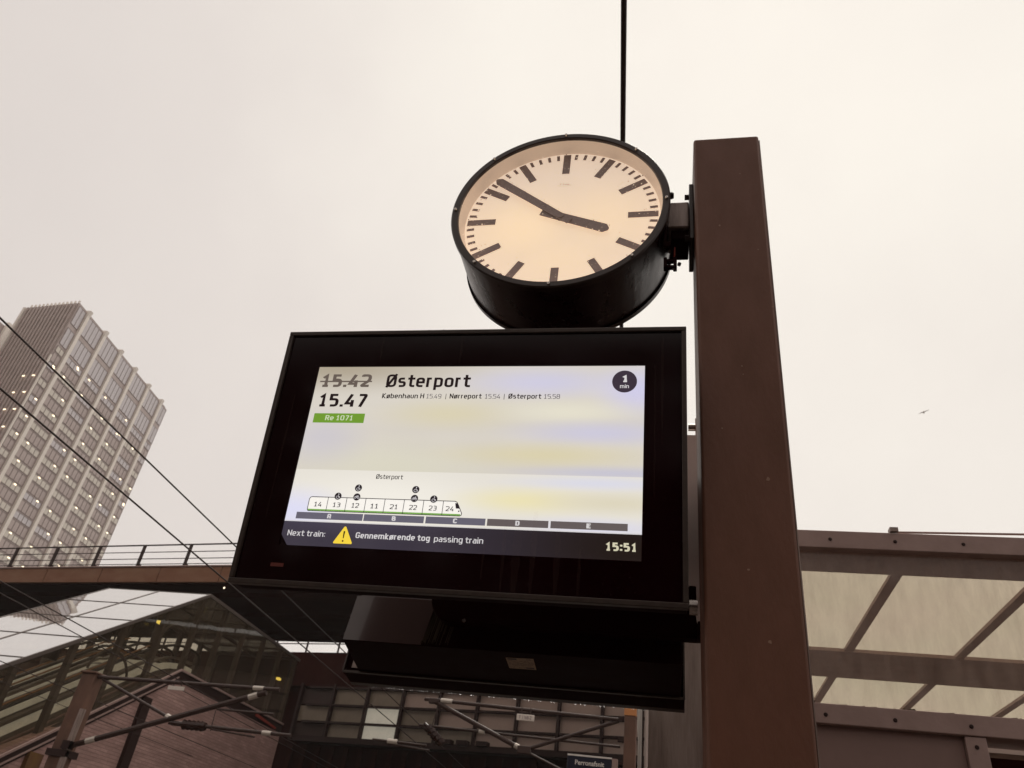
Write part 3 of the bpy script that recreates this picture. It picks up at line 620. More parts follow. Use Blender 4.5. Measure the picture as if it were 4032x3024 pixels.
# escalator balustrades: cladding, pale strips, handrail with rounded head
def path(off, y0, y1):
    pts = []
    yy = y0
    while yy < y1:
        z = BT + off + 0.6*(yy-YB)
        k = yy-YB-0.2                                  # soft bend into the landing
        if k > -1.2: z = BT + off - 0.6*((1.2-k)**2)/4.8 - 0.6*0 - 0.0 if k < 1.2 else BT+off
        pts.append((yy, z)); yy += 0.35
    return pts
for i, x in enumerate((-19.75, -21.0, -21.75, -23.0)):
    yend = 31.0 if i < 2 else 32.2
    pts = path(0, Y0+3, yend)
    b = MB(); b.prism([(x, y, z-0.1) for y, z in pts] + [(x, y, z+0.62) for y, z in reversed(pts)], (-0.12, 0, 0)); bal = ES.part('balustrade', b, M['cladding'])
    for lo, hi, mm2 in ((0.64, 0.86, 'strip'), (-0.02, 0.16, 'strip'), (0.36, 0.42, 'rail'), (1.02, 1.10, 'cladding')):
        b = MB(); b.prism([(x+0.05, y, z+lo) for y, z in pts] + [(x+0.05, y, z+hi) for y, z in reversed(pts)], (-0.22, 0, 0))
        ES.part('balustrade_strip', b, M[mm2], parent=bal)
    hp = [(x-0.05, y, z+1.55) for y, z in pts]; ly, lz = pts[-1]
    hp += [(x-0.05, ly+0.45*math.sin(t)+0.1, lz+1.1+0.45*math.cos(t)) for t in [rad(a) for a in range(0, 181, 20)]]
    hp += [(x-0.05, ly-1.4, lz+0.62)]
    b = MB(); b.tube(hp, 0.055, 6); ES.part('handrail', b, M['rubber'])
    b = MB(); b.tube([(x-0.05, y, z+1.69) for y, z in pts[:-9]], 0.03, 6); ES.part('guide_rail', b, M['orange_rail'])
# hoops, hanging cameras and lamps inside
for yc in (25.4, 28.6):
    b = MB(); b.tube([(XS-0.5, yc+1.15*math.cos(t), brickz(yc)+1.1+1.05*math.sin(t)) for t in [rad(a) for a in range(20, 171, 10)]], 0.05, 6); ES.part('hoop', b, M['post'])
for y, z in ((24.5, 7.85), (22.45, 6.62), (20.4, 5.4)):
    b = MB(); b.box((XS-0.5, y, z), (0.22, 0.42, 0.34)); b.tube([(XS-0.5, y+0.15, z+0.1), (XS-0.25, y+0.3, z+0.5)], 0.03, 6); ES.part('cctv_camera', b, M['rubber'], bevel=0.03)
for x, y, z, mm2 in ((-20.2, 28.18, 9.45, 'lampdim'), (-20.6, 27.2, 8.0, 'orange_rail'), (-19.6, 38.2, 9.86, 'lampdim'), (-20.4, 21.0, 5.2, 'lampdim')):
    b = MB(); b.box((x, y, z), (0.16, 0.26, 0.1)); ES.part('lamp', b, M[mm2])
b = MB(); b.prism([(XS+0.10, y, z) for y, z in ((35.6, 7.60), (37.9, 7.47), (38.0, 7.56), (35.7, 7.72))], (-0.04, 0, 0)); ES.part('red_band', b, M['redtrim'])

# ================================================================== CATENARY MASTS
def tube_part(t, name, p, q, r, m='tube', parent=None): b = MB(); b.tube([p, q], r, 8); return t.part(name, b, M[m], parent)
LM = Thing('catenary_mast', (-15.8, 20, -1), 'rusty brown catenary mast at left before the brick wall', 'mast', 'catenary masts carrying overhead wires')
b = MB(); b.bb(-16.03, -15.6, 19.85, 20.25, -1, 5.62); b.bb(-16.07, -15.56, 19.8, 20.3, 5.62, 5.68); LM.part('shaft', b, M['mast'], bevel=0.02)
b = MB(); b.bb(-15.62, -15.5, 19.8, 19.92, -1, 4.7); LM.part('cable_duct', b, M['zinc'])
b = MB(); b.bb(-16.1, -15.5, 19.78, 20.3, 3.52, 3.68); b.bb(-15.7, -15.5, 19.75, 20.0, 3.7, 3.9); LM.part('bracket', b, M['ironwork'])
LC = Thing('cantilever_arm', (-15.6, 20, 4.6), 'overhead-line cantilever of dark tubes reaching right from the left mast before the brick wall', 'cantilever', 'catenary cantilever arms')
tube_part(LC, 'top_tube', (-15.66, 20, 5.57), (-10.15, 20, 5.655), 0.05)
tube_part(LC, 'strut', (-15.66, 20, 3.79), (-10.5, 20, 5.56), 0.075)
tube_part(LC, 'stay', (-15.45, 20.02, 5.53), (-13.0, 20.02, 4.70), 0.04)
tube_part(LC, 'steady_tube', (-13.0, 20, 4.60), (-9.5, 20, 4.585), 0.045)
tube_part(LC, 'registration_arm', (-11.72, 19.95, 5.03), (-10.1, 19.95, 5.04), 0.03)
tube_part(LC, 'registration_arm', (-11.7, 19.95, 4.54), (-10.45, 19.95, 4.46), 0.022)
tube_part(LC, 'dropper', (-11.75, 19.95, 5.0), (-11.72, 19.95, 4.5), 0.012)
b = MB(); b.tube([(-12.9, 20, 4.6), (-12.6, 20, 4.595)], 0.06)
for i in range(5): b.tube([(-12.56+i*0.13, 20, 4.593), (-12.45+i*0.13, 20, 4.593)], [0.13, 0.10], 10)
LC.part('insulator', b, M['insulator'])
for p, q in (((-10.9, 20, 5.645), (-10.6, 20, 5.65)), ((-10.95, 20, 5.40), (-10.72, 20, 5.485)), ((-10.3, 20, 4.585), (-10.05, 20, 4.585)), ((-15.2, 20, 3.95), (-14.95, 20, 4.035)), ((-13.15, 20.02, 4.745), (-13.0, 20.02, 4.70))): tube_part(LC, 'clamp', p, q, 0.082 if p[2] < 5.5 and p[0] < -10.9 else 0.058, 'greyclamp')
b = MB(); b.bb(-13.32, -12.84, 19.9, 19.93, 5.40, 5.50); LC.part('number_plate', b, M['whiteplate'])
for x in (-13.2, -12.96): tube_part(LC, 'hanger', (x, 19.94, 5.6), (x, 19.94, 5.48), 0.015)

RM = Thing('catenary_mast', (-0.97, 20, -1), 'brown catenary mast with an orange band on top beside the grey pillar', 'mast', 'catenary masts carrying overhead wires')
b = MB(); b.bb(-1.11, -0.83, 19.85, 20.2, -1, 5.74); b.bb(-1.09, -0.85, 19.87, 20.18, 6.12, 6.3); RM.part('shaft', b, M['mast'], bevel=0.015)
b = MB(); b.bb(-1.12, -0.84, 19.84, 20.21, 5.742, 6.12); RM.part('orange_band', b, M['orange'])
b = MB()
for z in (5.66, 5.2, 4.7): b.bb(-1.26, -1.1, 19.9, 20.05, z-0.04, z+0.04)
RM.part('bracket', b, M['ironwork'])
RC = Thing('cantilever_arm', (-1.2, 20, 4.7), 'overhead-line cantilever of dark tubes reaching left from the orange-topped mast', 'cantilever', 'catenary cantilever arms')
tube_part(RC, 'top_tube', (-6.15, 20, 5.74), (-1.2, 20, 5.65), 0.045)
tube_part(RC, 'strut', (-5.85, 20, 5.69), (-3.5, 20, 4.78), 0.055)
tube_part(RC, 'strut', (-3.5, 20, 4.78), (-2.4, 20, 4.38), 0.03)
tube_part(RC, 'stay', (-3.45, 20.02, 4.80), (-1.25, 20.02, 5.63), 0.045)
tube_part(RC, 'steady_tube', (-6.2, 20.04, 5.13), (-1.2, 20.04, 5.06), 0.03)
tube_part(RC, 'registration_arm', (-7.3, 19.95, 4.68), (-5.9, 19.95, 4.66), 0.03)
tube_part(RC, 'registration_arm', (-6.9, 19.95, 4.62), (-5.8, 19.95, 4.555), 0.022)
tube_part(RC, 'dropper', (-5.77, 20, 5.62), (-5.85, 20, 5.13), 0.012)
b = MB(); b.tube([(-6.05, 20, 5.16), (-5.85, 20, 5.02)], 0.05)
for i in range(5): b.tube([(-5.95+i*0.09, 20, 5.08-i*0.072), (-5.88+i*0.09, 20, 5.024-i*0.072)], [0.12, 0.09], 10)
RC.part('insulator', b, M['insulator'])
b = MB(); b.box((-3.48, 20, 4.78), (0.32, 0.16, 0.18)); b.box((-5.9, 20, 5.71), (0.26, 0.14, 0.12)); RC.part('joint', b, M['tube'], bevel=0.02)
for p, q in (((-5.72, 20, 5.735), (-5.42, 20, 5.73)), ((-4.65, 20.04, 5.11), (-4.5, 20.04, 5.108)), ((-6.9, 19.95, 4.675), (-6.65, 19.95, 4.673)), ((-3.72, 20, 4.87), (-3.62, 20, 4.83))): tube_part(RC, 'clamp', p, q, 0.062, 'greyclamp')
b = MB(); b.bb(-3.73, -3.29, 19.9, 19.93, 5.42, 5.57); npl = RC.part('number_plate', b, M['whiteplate'], bevel=0.02)
RC.part('lettering', letters('F 1168-2', lambda u, v: Vector((u, 19.895, v)), -3.66, -3.36, 5.455, 0.085, 0.01), M['mark'], parent=npl)
for x in (-3.62, -3.4): tube_part(RC, 'hanger', (x, 19.94, 5.72), (x, 19.94, 5.56), 0.02)

# overhead wires: straight lines parallel to the tracks
def wire(name, x0, k, z, r, label, y0=-40, y1=95, zs=0.0):
    b = MB(); b.tube([(x0+k*y, y, z+zs*y) for y in (y0, 0, 20, 60, y1)], r, 6); solo(name, b, M['wire'], label, 'overhead wire', 'overhead wires above the tracks')
wire('overhead_wire', -6.45, -0.046, 5.93, 0.011, 'upper wire of the near track, passing before the tower to the display corner')
wire('overhead_wire', -6.73, -0.041, 5.5, 0.012, 'lower wire of the near track, meeting the lower left display corner')
wire('overhead_wire', -11.57, -0.052, 5.5, 0.012, 'lower wire of the far track running before the roof panes')
wire('overhead_wire', -13.7, -0.052, 6.0, 0.012, 'upper wire of the far track running low across the glass side')
wire('overhead_wire', -16.2, -0.035, 5.3, 0.012, 'feeder wire clamped to the rusty left mast')
wire('overhead_wire', -17.6, -0.045, 5.2, 0.009, 'thin wire close in front of the pink brick wall')

# thick overhead cable passing behind the clock
b = MB(); b.tube([(0.02, -3.0, 5.55), (-0.25, 2.216, 5.6), (-0.41, 5.0, 5.65), (-0.62, 10, 5.8), (-0.95, 19.9, 6.2)], 0.016, 8)
solo('suspension_cable', b, M['ironwork'], 'thick dark cable running down from the top edge behind the clock', 'cable')

# ================================================================== SHELTER (right)
SH = Thing('platform_shelter', (1.6, 3.6, 0), 'grey framed glass platform shelter with frosted roof right of the brown column', 'shelter')
X0, X1, YS = 0.36, 4.2, 3.6
b = MB(); b.bb(X0, X1, YS-0.05, YS+0.03, 3.145, 3.232); SH.part('top_rail', b, M['rail'], bevel=0.004)
b = MB(); b.bb(X0, X1, YS-0.05, YS+0.03, 2.375, 2.455); SH.part('lower_rail', b, M['rail'], bevel=0.004)
b = MB(); b.bb(X0, X1, YS-0.012, YS-0.002, 2.457, 3.143); SH.part('upper_pane', b, M['dustglass'])
scm = MB(); scm.ring((0, 0, 0), (EX, EZ, -EY), [(0.0, 0.004), (0.006, 0.004), (0.0085, 0.0)], 10); scme = scm.mesh('screw', M['ironwork'])
for x in (0.72, 1.0, 1.285, 1.57, 1.86, 2.15): SH.inst('screw', scme, (x, YS-0.051, 3.188))
for x in (0.62, 0.885, 1.165, 1.45, 1.75): SH.inst('screw', scme, (x, YS-0.051, 2.41))
b = MB(); b.bb(1.135, 1.212, YS-0.045, YS+0.03, 0, 2.373); b.bb(X0, X0+0.07, YS-0.045, YS+0.03, 0, 2.373); b.bb(2.3, 2.38, YS-0.045, YS+0.03, 0, 2.373); SH.part('post', b, M['rail'], bevel=0.003)
SH.inst('screw', scme, (1.172, YS-0.046, 2.335))
b = MB(); b.bb(X0+0.07, 1.133, YS-0.02, YS, 0.1, 2.373); SH.part('side_panel', b, M['panel'])
b = MB(); b.bb(X0, X1, 7.4, 7.5, 0, 3.1); b.bb(X1, X1+0.08, 3.6, 7.5, 0, 3.1); SH.part('back_wall', b, M['panel'])
b = MB(); b.bb(1.22, 2.3, YS+0.3, YS+0.35, 0, 2.37); SH.part('shade_sheet', b, M['darkin'])  # near-black sheet stands in for the shade inside the shelter
# roof
b = MB(); b.bb(X0, X1, YS+0.04, 3.87, 3.155, 3.20); SH.part('front_beam', b, M['rail'])
for ya, yb in ((5.15, 5.74), (7.1, 7.5)): b = MB(); b.bb(X0, X1, ya, yb, 3.155, 3.175); SH.part('purlin', b, M['rail'])
for x in (0.45, 1.075, 1.70, 2.32, 2.95, 3.58): b = MB(); b.bb(x-0.026, x+0.026, 3.87, 7.4, 3.160, 3.178); SH.part('rafter', b, M['rail'])
xr = [0.45, 1.075, 1.70, 2.32, 2.95, 3.58, 4.2]
for a, c in zip(xr[:-1], xr[1:]):
    for ya, yb in ((3.8, 5.445), (5.445, 7.3)):
        b = MB(); b.bb(a+0.004, c-0.004, ya+0.003, yb-0.003, 3.185, 3.193); SH.part('roof_pane', b, M['frostroof'])
# grime line where the pane meets the lower rail: uneven moss tufts
b = MB(); rr = random.Random(5); x = X0
while x < 3.2:
    wd = rr.uniform(0.01, 0.05); h = rr.uniform(0.002, 0.009)*(1.5 if rr.random() < 0.15 else 1)
    b.prism([(x, YS-0.02, 2.452), (x+wd*1.2, YS-0.02, 2.452), (x+wd*0.9, YS-0.02, 2.455+h), (x+wd*0.3, YS-0.02, 2.455+h*0.8)], (0, 0.006, 0)); x += wd
SH.part('moss_line', b, mat('dark_moss', (0.07, 0.045, 0.018), 0.95), kind='stuff')
b = MB(); b.bb(0.985, 1.02, YS-0.06, YS-0.02, 3.236, 3.256); SH.part('cable_clip', b, M['zinc'])
b = MB(); b.tube([(1.0, YS-0.02, 3.248), (1.6, YS-0.02, 3.262), (3.4, YS-0.02, 3.30)], 0.005, 6); solo('thin_conduit', b, M['rail'], 'thin conduit along the top edge of the glass shelter', 'conduit')

# ================================================================== GREY PILLAR AND SIGN
GP = Thing('steel_pillar', (0.02, 3.3, 0), 'wet grey steel pillar standing behind the display beside the brown column', 'pillar')
b = MB(); b.bb(-0.098, 0.30, 3.2, 3.44, 0, 2.86); GP.part('shaft', b, M['zinc'], bevel=0.008)
b = MB(); b.tube([(-0.095, 3.195, 0.02), (-0.095, 3.195, 2.8)], 0.007, 8); GP.part('edge_bead', b, M['plate'])
b = MB(); b.tube([(-0.118, 3.16, 0.1), (-0.117, 3.16, 2.17), (-0.119, 3.16, 2.22), (-0.122, 3.16, 2.8)], [0.006, 0.007, 0.009, 0.009], 8)
solo('white_cable', b, M['cabinet'], 'thin white cable running down beside the grey pillar edge', 'cable')
b = MB(); b.tube([(-0.108, 3.19, 0.1), (-0.108, 3.19, 2.8)], 0.004, 6)
solo('dark_cable', b, M['ironwork'], 'thin dark cable between the white cable and the grey pillar', 'cable')
SG = Thing('platform_sign', (-0.75, 8, 0), 'navy platform section sign with white lettering at the bottom edge', 'sign')
b = MB(); b.bb(-0.968, -0.552, 7.98, 8.03, 2.35, 2.862); SG.part('board', b, M['navy'], bevel=0.004)
b = MB(); b.bb(-0.968, -0.552, 7.975, 8.035, 2.864, 2.878); SG.part('top_strip', b, M['white'])
b = MB(); b.bb(-0.549, -0.497, 7.98, 8.03, 2.35, 2.872); SG.part('end_cap', b, M['rail'])
b = MB(); b.bb(-0.78, -0.72, 8.04, 8.1, 0, 2.8); SG.part('post', b, M['ironwork'])
SG.part('lettering', letters('Perronafsnit', lambda u, v: Vector((u, 7.976, v)), -0.893, -0.620, 2.79, 0.042, 0.02), M['white'])

# ================================================================== BROWN COLUMN
CL = Thing('display_column', (0.205, 2.14, 0), 'tall brown box column carrying the clock and the information display', 'column')
b = MB(); b.bb(0.0785, 0.316, 1.95, 2.26, 0, 4.090); CL.part('shaft', b, M['column'], bevel=0.009)
b = MB(); b.bb(0.3165, 0.3195, 1.957, 2.25, 0.01, 4.07); CL.part('edge_strip', b, M['zinc'])
b = MB(); rr = random.Random(17)      # small chips and scuffs in the paint
for (cx_, cz_, r_) in [(0.205, 3.02, 0.003), (0.207, 2.99, 0.002), (0.255, 2.64, 0.006), (0.31, 3.25, 0.004), (0.314, 3.07, 0.003), (0.16, 3.62, 0.004), (0.24, 3.88, 0.003), (0.19, 2.38, 0.004), (0.14, 2.8, 0.003), (0.28, 3.5, 0.003), (0.23, 2.2, 0.005)]:
    n_ = 7; b.add([(cx_+r_*rr.uniform(0.5, 1.2)*math.cos(2*math.pi*i/n_), 1.9492, cz_+r_*rr.uniform(0.5, 1.3)*math.sin(2*math.pi*i/n_)) for i in range(n_)], [tuple(range(n_))])
CL.part('paint_chips', b, mat('chipped_primer', (0.26, 0.15, 0.10), 0.7), kind='stuff')
b = MB(); b.bb(0.06, 0.35, 1.9, 2.38, 0.0, 0.03); CL.part('base_plate', b, M['zinc'])
# ================================================================== CLOCK
cyaw = -0.0126
cx = Vector((math.cos(cyaw), math.sin(cyaw), 0)); cn = Vector((-math.sin(cyaw), math.cos(cyaw), 0))   # cn points into the clock (away from camera)
CC = Vector((-0.4199, 1.985, 3.7955)); cax = (cx, EZ, cn)
def CP(a, r, dep=0.0): t = rad(a); return CC + cx*(r*math.sin(t)) + EZ*(r*math.cos(t)) + cn*dep
CK = Thing('station_clock', CC+cn*0.14, 'round black double-sided station clock with warm backlit dial showing nine minutes to four', 'clock')
b = MB(); b.ring(CC, cax, [(0.389, 0.004), (0.408, 0.004), (0.408, 0.272), (0.372, 0.278)], 128); CK.part('drum', b, M['black'])
b = MB(); b.ring(CC, cax, [(0.386, 0.012), (0.386, -0.004), (0.389, -0.008), (0.409, -0.008), (0.414, -0.003), (0.414, 0.018), (0.409, 0.02)], 128); rimo = CK.part('rim', b, M['rim'])
b = MB(); b.ring(CC, cax, [(0.3, 0.274), (0.409, 0.274), (0.416, 0.268), (0.416, 0.288), (0.39, 0.292), (0.3, 0.285)], 128); CK.part('rear_rim', b, M['rim'])
b = MB(); b.ring(CC, cax, [(0.3855, 0.006), (0.3765, 0.066)], 128); CK.part('reflector_ring', b, M['cream'])
# dial: lamps behind it make it glow
dm = bpy.data.materials.new('backlit_dial'); dm.use_nodes = True; n = dm.node_tree; p = n.nodes['Principled BSDF']; k = n.links.new
p.inputs['Base Color'].default_value = (0.88, 0.74, 0.60, 1); p.inputs['Roughness'].default_value = 0.4
t = n.nodes.new('ShaderNodeTexCoord')
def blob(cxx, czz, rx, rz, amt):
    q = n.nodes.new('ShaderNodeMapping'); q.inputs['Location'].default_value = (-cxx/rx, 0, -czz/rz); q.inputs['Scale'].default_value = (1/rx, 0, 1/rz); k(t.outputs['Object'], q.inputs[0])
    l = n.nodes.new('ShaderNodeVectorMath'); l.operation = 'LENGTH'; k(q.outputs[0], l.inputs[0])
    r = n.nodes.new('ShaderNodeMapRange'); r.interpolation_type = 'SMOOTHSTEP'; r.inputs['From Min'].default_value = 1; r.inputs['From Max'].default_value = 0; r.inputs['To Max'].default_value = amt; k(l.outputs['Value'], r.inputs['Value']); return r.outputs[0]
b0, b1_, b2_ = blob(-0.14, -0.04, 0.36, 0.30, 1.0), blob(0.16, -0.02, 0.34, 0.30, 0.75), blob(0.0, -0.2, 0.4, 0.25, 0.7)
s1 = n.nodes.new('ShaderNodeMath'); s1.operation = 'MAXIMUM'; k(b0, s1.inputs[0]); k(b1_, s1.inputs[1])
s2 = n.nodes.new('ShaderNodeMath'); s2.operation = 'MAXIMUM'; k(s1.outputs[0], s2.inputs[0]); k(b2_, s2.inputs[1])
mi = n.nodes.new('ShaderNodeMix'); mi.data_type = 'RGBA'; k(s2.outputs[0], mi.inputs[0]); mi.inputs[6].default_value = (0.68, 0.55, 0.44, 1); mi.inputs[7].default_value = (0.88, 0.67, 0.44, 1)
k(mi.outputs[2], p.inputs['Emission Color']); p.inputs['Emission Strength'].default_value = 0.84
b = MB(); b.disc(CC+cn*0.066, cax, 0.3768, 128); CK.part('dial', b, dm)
def tick(a, r0, r1, wd, dep):
    o = CP(a, (r0+r1)/2, dep); t_ = rad(a); rd = cx*math.sin(t_)+EZ*math.cos(t_); tg = cx*math.cos(t_)-EZ*math.sin(t_)
    q = MB(); q.box(o, (wd, r1-r0, 0.0016), (tg, rd, cn)); return q
for i in range(60):
    if i % 5 == 0: CK.part('hour_mark', tick(i*6, 0.256, 0.369, 0.0295, 0.0645), M['mark'])
    else: CK.part('minute_mark', tick(i*6, 0.339, 0.368, 0.0115, 0.0645), M['mark'])
def hand(a, r0, r1, w0, w1, tipl, dep, name):
    t_ = rad(a); rd = cx*math.sin(t_)+EZ*math.cos(t_); tg = cx*math.cos(t_)-EZ*math.sin(t_); o = CC+cn*dep
    poly = [o+rd*r0-tg*w0, o+rd*(r1-tipl)-tg*w1, o+rd*r1-tg*w1*0.25, o+rd*r1+tg*w1*0.25, o+rd*(r1-tipl)+tg*w1, o+rd*r0+tg*w0]
    q = MB(); q.prism(poly, cn*0.003); CK.part(name, q, M['mark'])
hand(309.3, -0.05, 0.357, 0.015, 0.0185, 0.017, 0.048, 'minute_hand')
hand(113.2, -0.082, 0.204, 0.019, 0.0215, 0.016, 0.053, 'hour_hand')
b = MB(); b.ring(CC, cax, [(0.0, 0.045), (0.014, 0.045), (0.014, 0.064)], 24); CK.part('hub', b, M['mark'])
b = MB()
for i in range(28):
    a1, a2 = rad(190+i*160/28), rad(190+(i+1)*160/28)
    b.add([CC+cn*0.0645+cx*(0.028*math.cos(a)*q)+EZ*(0.190+0.008*math.sin(a)*q) for a, q in ((a1, 1), (a2, 1), (a2, 0.92), (a1, 0.92))], [(0, 1, 2, 3)])
lg = CK.part('maker_emblem', b, M['logo'])
CK.part('lettering', letters('T.Time', lambda u, v: CC+cn*0.0645+cx*u+EZ*v, -0.02, 0.02, 0.189, 0.009, 0.0), M['logo'], parent=lg)
b = MB(); b.disc(CC+cn*0.002, cax, 0.3855, 96); CK.part('glass', b, M['clockglass'])
sm = MB(); sm.ring((0, 0, 0), (EX, EZ, -EY), [(0.0014, 0.003), (0.0018, 0.0075), (0.0052, 0.0075), (0.0064, 0.0)], 12); smm = sm.mesh('screw', M['steel'])
for i in range(8): CK.inst('screw', smm, CP(i*45, 0.400, -0.008))
# side hinge, bracket to column
b = MB(); b.bb(-0.02, 0.0615, 2.07, 2.21, 3.745, 3.88); CK.part('bracket_arm', b, M['zinc'], bevel=0.006)
b = MB(); b.bb(-0.005, 0.060, 2.085, 2.2, 3.70, 3.744); CK.part('bracket_box', b, M['housing'], bevel=0.004)
b = MB(); b.bb(0.062, 0.0780, 2.05, 2.23, 3.665, 3.955); CK.part('bracket_flange', b, M['rim'], bevel=0.003)
for z in (3.915, 3.695):
    b = MB(); b.tube([(0.046, 2.08, z), (0.063, 2.08, z)], 0.012, 6); CK.part('bolt', b, M['rim'])
b = MB(); b.tube([(-0.012, 2.06, 3.905), (-0.002, 2.06, 3.905), (0.006, 2.06, 3.905)], [0.012, 0.014, 0.010], 8); CK.part('bolt', b, M['rim'])
b = MB(); b.bb(-0.030, -0.019, 2.02, 2.035, 3.60, 3.735); b.bb(-0.026, 0.012, 2.03, 2.045, 3.535, 3.548); b.bb(-0.026, 0.012, 2.03, 2.045, 3.506, 3.519)
b.bb(0.004, 0.016, 2.025, 2.05, 3.503, 3.552); b.bb(-0.03, -0.018, 2.025, 2.05, 3.506, 3.552); b.box((-0.014, 2.03, 3.612), (0.018, 0.02, 0.024)); CK.part('latch', b, M['housing'], bevel=0.002)
b = MB(); b.tube([(0.020, 2.03, 3.522), (0.028, 2.03, 3.518)], 0.007, 8); b.tube([(0.008, 2.035, 3.495), (0.008, 2.035, 3.505)], 0.006, 6); CK.part('latch_knob', b, M['rim'])
b = MB(); b.tube([(0.009, 2.09, 3.66), (0.007, 2.04, 3.55)], 0.0028, 6); CK.part('latch_rod', b, M['redtrim'])

# raindrops: small water beads on a plane
def bead(r, flat=0.55):
    b = MB(); v = []; n1, n2 = 8, 3
    v.append((0, 0, r*flat))
    for i in range(1, n2+1):
        a = rad(90)*i/n2
        for j in range(n1): v.append((r*math.sin(a)*math.cos(2*math.pi*j/n1), r*math.sin(a)*math.sin(2*math.pi*j/n1), r*flat*math.cos(a)))
    f = [(0, 1+j, 1+(j+1) % n1) for j in range(n1)]
    for i in range(n2-1):
        for j in range(n1): f.append((1+i*n1+j, 1+(i+1)*n1+j, 1+(i+1)*n1+(j+1) % n1, 1+i*n1+(j+1) % n1))
    return v, f
bv, bf = bead(1.0)
def drops(mb, pts, U_, V_, N_):
    for p_, r, sy in pts: mb.add([p_ + U_*(x*r) + V_*(y*r*sy) + N_*(z*r) for x, y, z in bv], bf, True)
rr = random.Random(11); pts = []
for i in range(800):
    a = rr.uniform(0, 2*math.pi); r = 0.383*math.sqrt(rr.random()); x, z = r*math.cos(a), r*math.sin(a)
    pts.append((CC+cn*0.0015+cx*x+EZ*z, rr.choice((0.0008, 0.0012, 0.0018, 0.0028)), rr.uniform(1, 1.6)))
b = MB(); drops(b, pts, cx, EZ, -cn); CK.part('raindrops', b, M['drop'], kind='stuff')

# ================================================================== INFORMATION DISPLAY
tl = 0.1384
DC = Vector((-0.5877, 1.8761, 2.6611)); DU = Vector((0, -math.sin(tl), math.cos(tl))); DN = Vector((0, math.cos(tl), math.sin(tl)))  # DN points into the display
dax = (EX, DU, DN)
def SP(u, v, dz=0.0): return DC + EX*(u-0.51) + DU*(0.286875-v) + DN*dz      # screen metres from its top left corner
OC = DC + EX*(-0.0036) + DU*0.0052; OW, OH = 1.2638, 0.8142
ID = Thing('information_display', OC+DN*0.05, 'black framed departure display showing the train to Østerport, fixed to the brown column', 'display')
b = MB()
for sx, sy, wx, wy in ((0, 1, OW, 0.014), (0, -1, OW, 0.014), (-1, 0, 0.014, OH-0.028), (1, 0, 0.014, OH-0.028)):
    b.box(OC + EX*(sx*(OW/2-0.007)) + DU*(sy*(OH/2-0.007)) + DN*0.012, (wx, wy, 0.030), dax)
ID.part('frame', b, M['frame'], bevel=0.002)
b = MB(); b.box(OC+DN*0.056, (OW-0.004, OH-0.004, 0.060), dax); ID.part('body', b, M['housing'], bevel=0.004)
b = MB(); b.box(OC+DU*0.12+DN*0.135, (OW-0.3, OH-0.40, 0.10), dax); ID.part('back_housing', b, M['housing'], bevel=0.01)
gl = MB(); gx, gy = OW/2-0.0145, OH/2-0.0145
def GB(x0, x1, y0, y1): # in OC coordinates
    gl.box(OC+EX*((x0+x1)/2)+DU*((y0+y1)/2)+DN*0.009, (x1-x0, y1-y0, 0.006), dax)
ox, oy = 0.0036, -0.0052; hw2, hh2 = 0.51, 0.286875
GB(-gx, gx, oy+hh2+0.0005, gy); GB(-gx, gx, -gy, oy-hh2-0.0005); GB(-gx, ox-hw2-0.0005, oy-hh2-0.0005, oy+hh2+0.0005); GB(ox+hw2+0.0005, gx, oy-hh2-0.0005, oy+hh2+0.0005)
ID.part('glass_border', gl, M['bezel'])
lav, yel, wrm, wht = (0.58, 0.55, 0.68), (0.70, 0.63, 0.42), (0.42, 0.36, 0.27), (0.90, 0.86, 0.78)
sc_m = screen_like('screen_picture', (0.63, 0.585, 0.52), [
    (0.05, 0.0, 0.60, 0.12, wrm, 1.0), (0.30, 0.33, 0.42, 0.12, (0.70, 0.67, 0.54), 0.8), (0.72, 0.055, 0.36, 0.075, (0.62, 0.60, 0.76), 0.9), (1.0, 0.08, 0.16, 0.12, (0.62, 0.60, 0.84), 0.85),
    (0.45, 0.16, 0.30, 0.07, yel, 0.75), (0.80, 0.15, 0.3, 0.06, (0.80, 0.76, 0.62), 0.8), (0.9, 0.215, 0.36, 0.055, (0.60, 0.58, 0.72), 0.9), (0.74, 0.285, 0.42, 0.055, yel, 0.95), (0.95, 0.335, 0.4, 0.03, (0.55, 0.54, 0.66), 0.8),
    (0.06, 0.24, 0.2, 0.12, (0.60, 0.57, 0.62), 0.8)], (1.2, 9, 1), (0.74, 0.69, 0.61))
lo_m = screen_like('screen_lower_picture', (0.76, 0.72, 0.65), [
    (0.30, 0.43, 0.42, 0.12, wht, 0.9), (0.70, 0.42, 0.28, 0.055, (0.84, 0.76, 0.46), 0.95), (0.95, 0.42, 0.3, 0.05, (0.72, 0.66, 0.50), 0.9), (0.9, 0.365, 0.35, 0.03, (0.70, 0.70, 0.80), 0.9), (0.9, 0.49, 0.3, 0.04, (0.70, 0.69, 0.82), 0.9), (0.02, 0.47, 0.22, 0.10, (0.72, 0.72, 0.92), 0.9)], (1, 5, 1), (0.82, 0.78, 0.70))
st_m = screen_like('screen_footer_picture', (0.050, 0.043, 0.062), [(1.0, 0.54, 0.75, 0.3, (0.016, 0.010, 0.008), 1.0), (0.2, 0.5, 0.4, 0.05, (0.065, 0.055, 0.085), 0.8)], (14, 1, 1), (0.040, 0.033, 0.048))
def uvf(q): d_ = q-SP(0, 0); return (d_.dot(EX), -d_.dot(DU))
def quad(u0, v0, u1, v1, dz=0.0085): return [SP(u0, v0, dz), SP(u1, v0, dz), SP(u1, v1, dz), SP(u0, v1, dz)]
b = MB(); b.add(quad(0, 0, 1.02, 0.344), [(0, 1, 2, 3)]); scr = ID.part('screen', b, sc_m, uv=uvf)
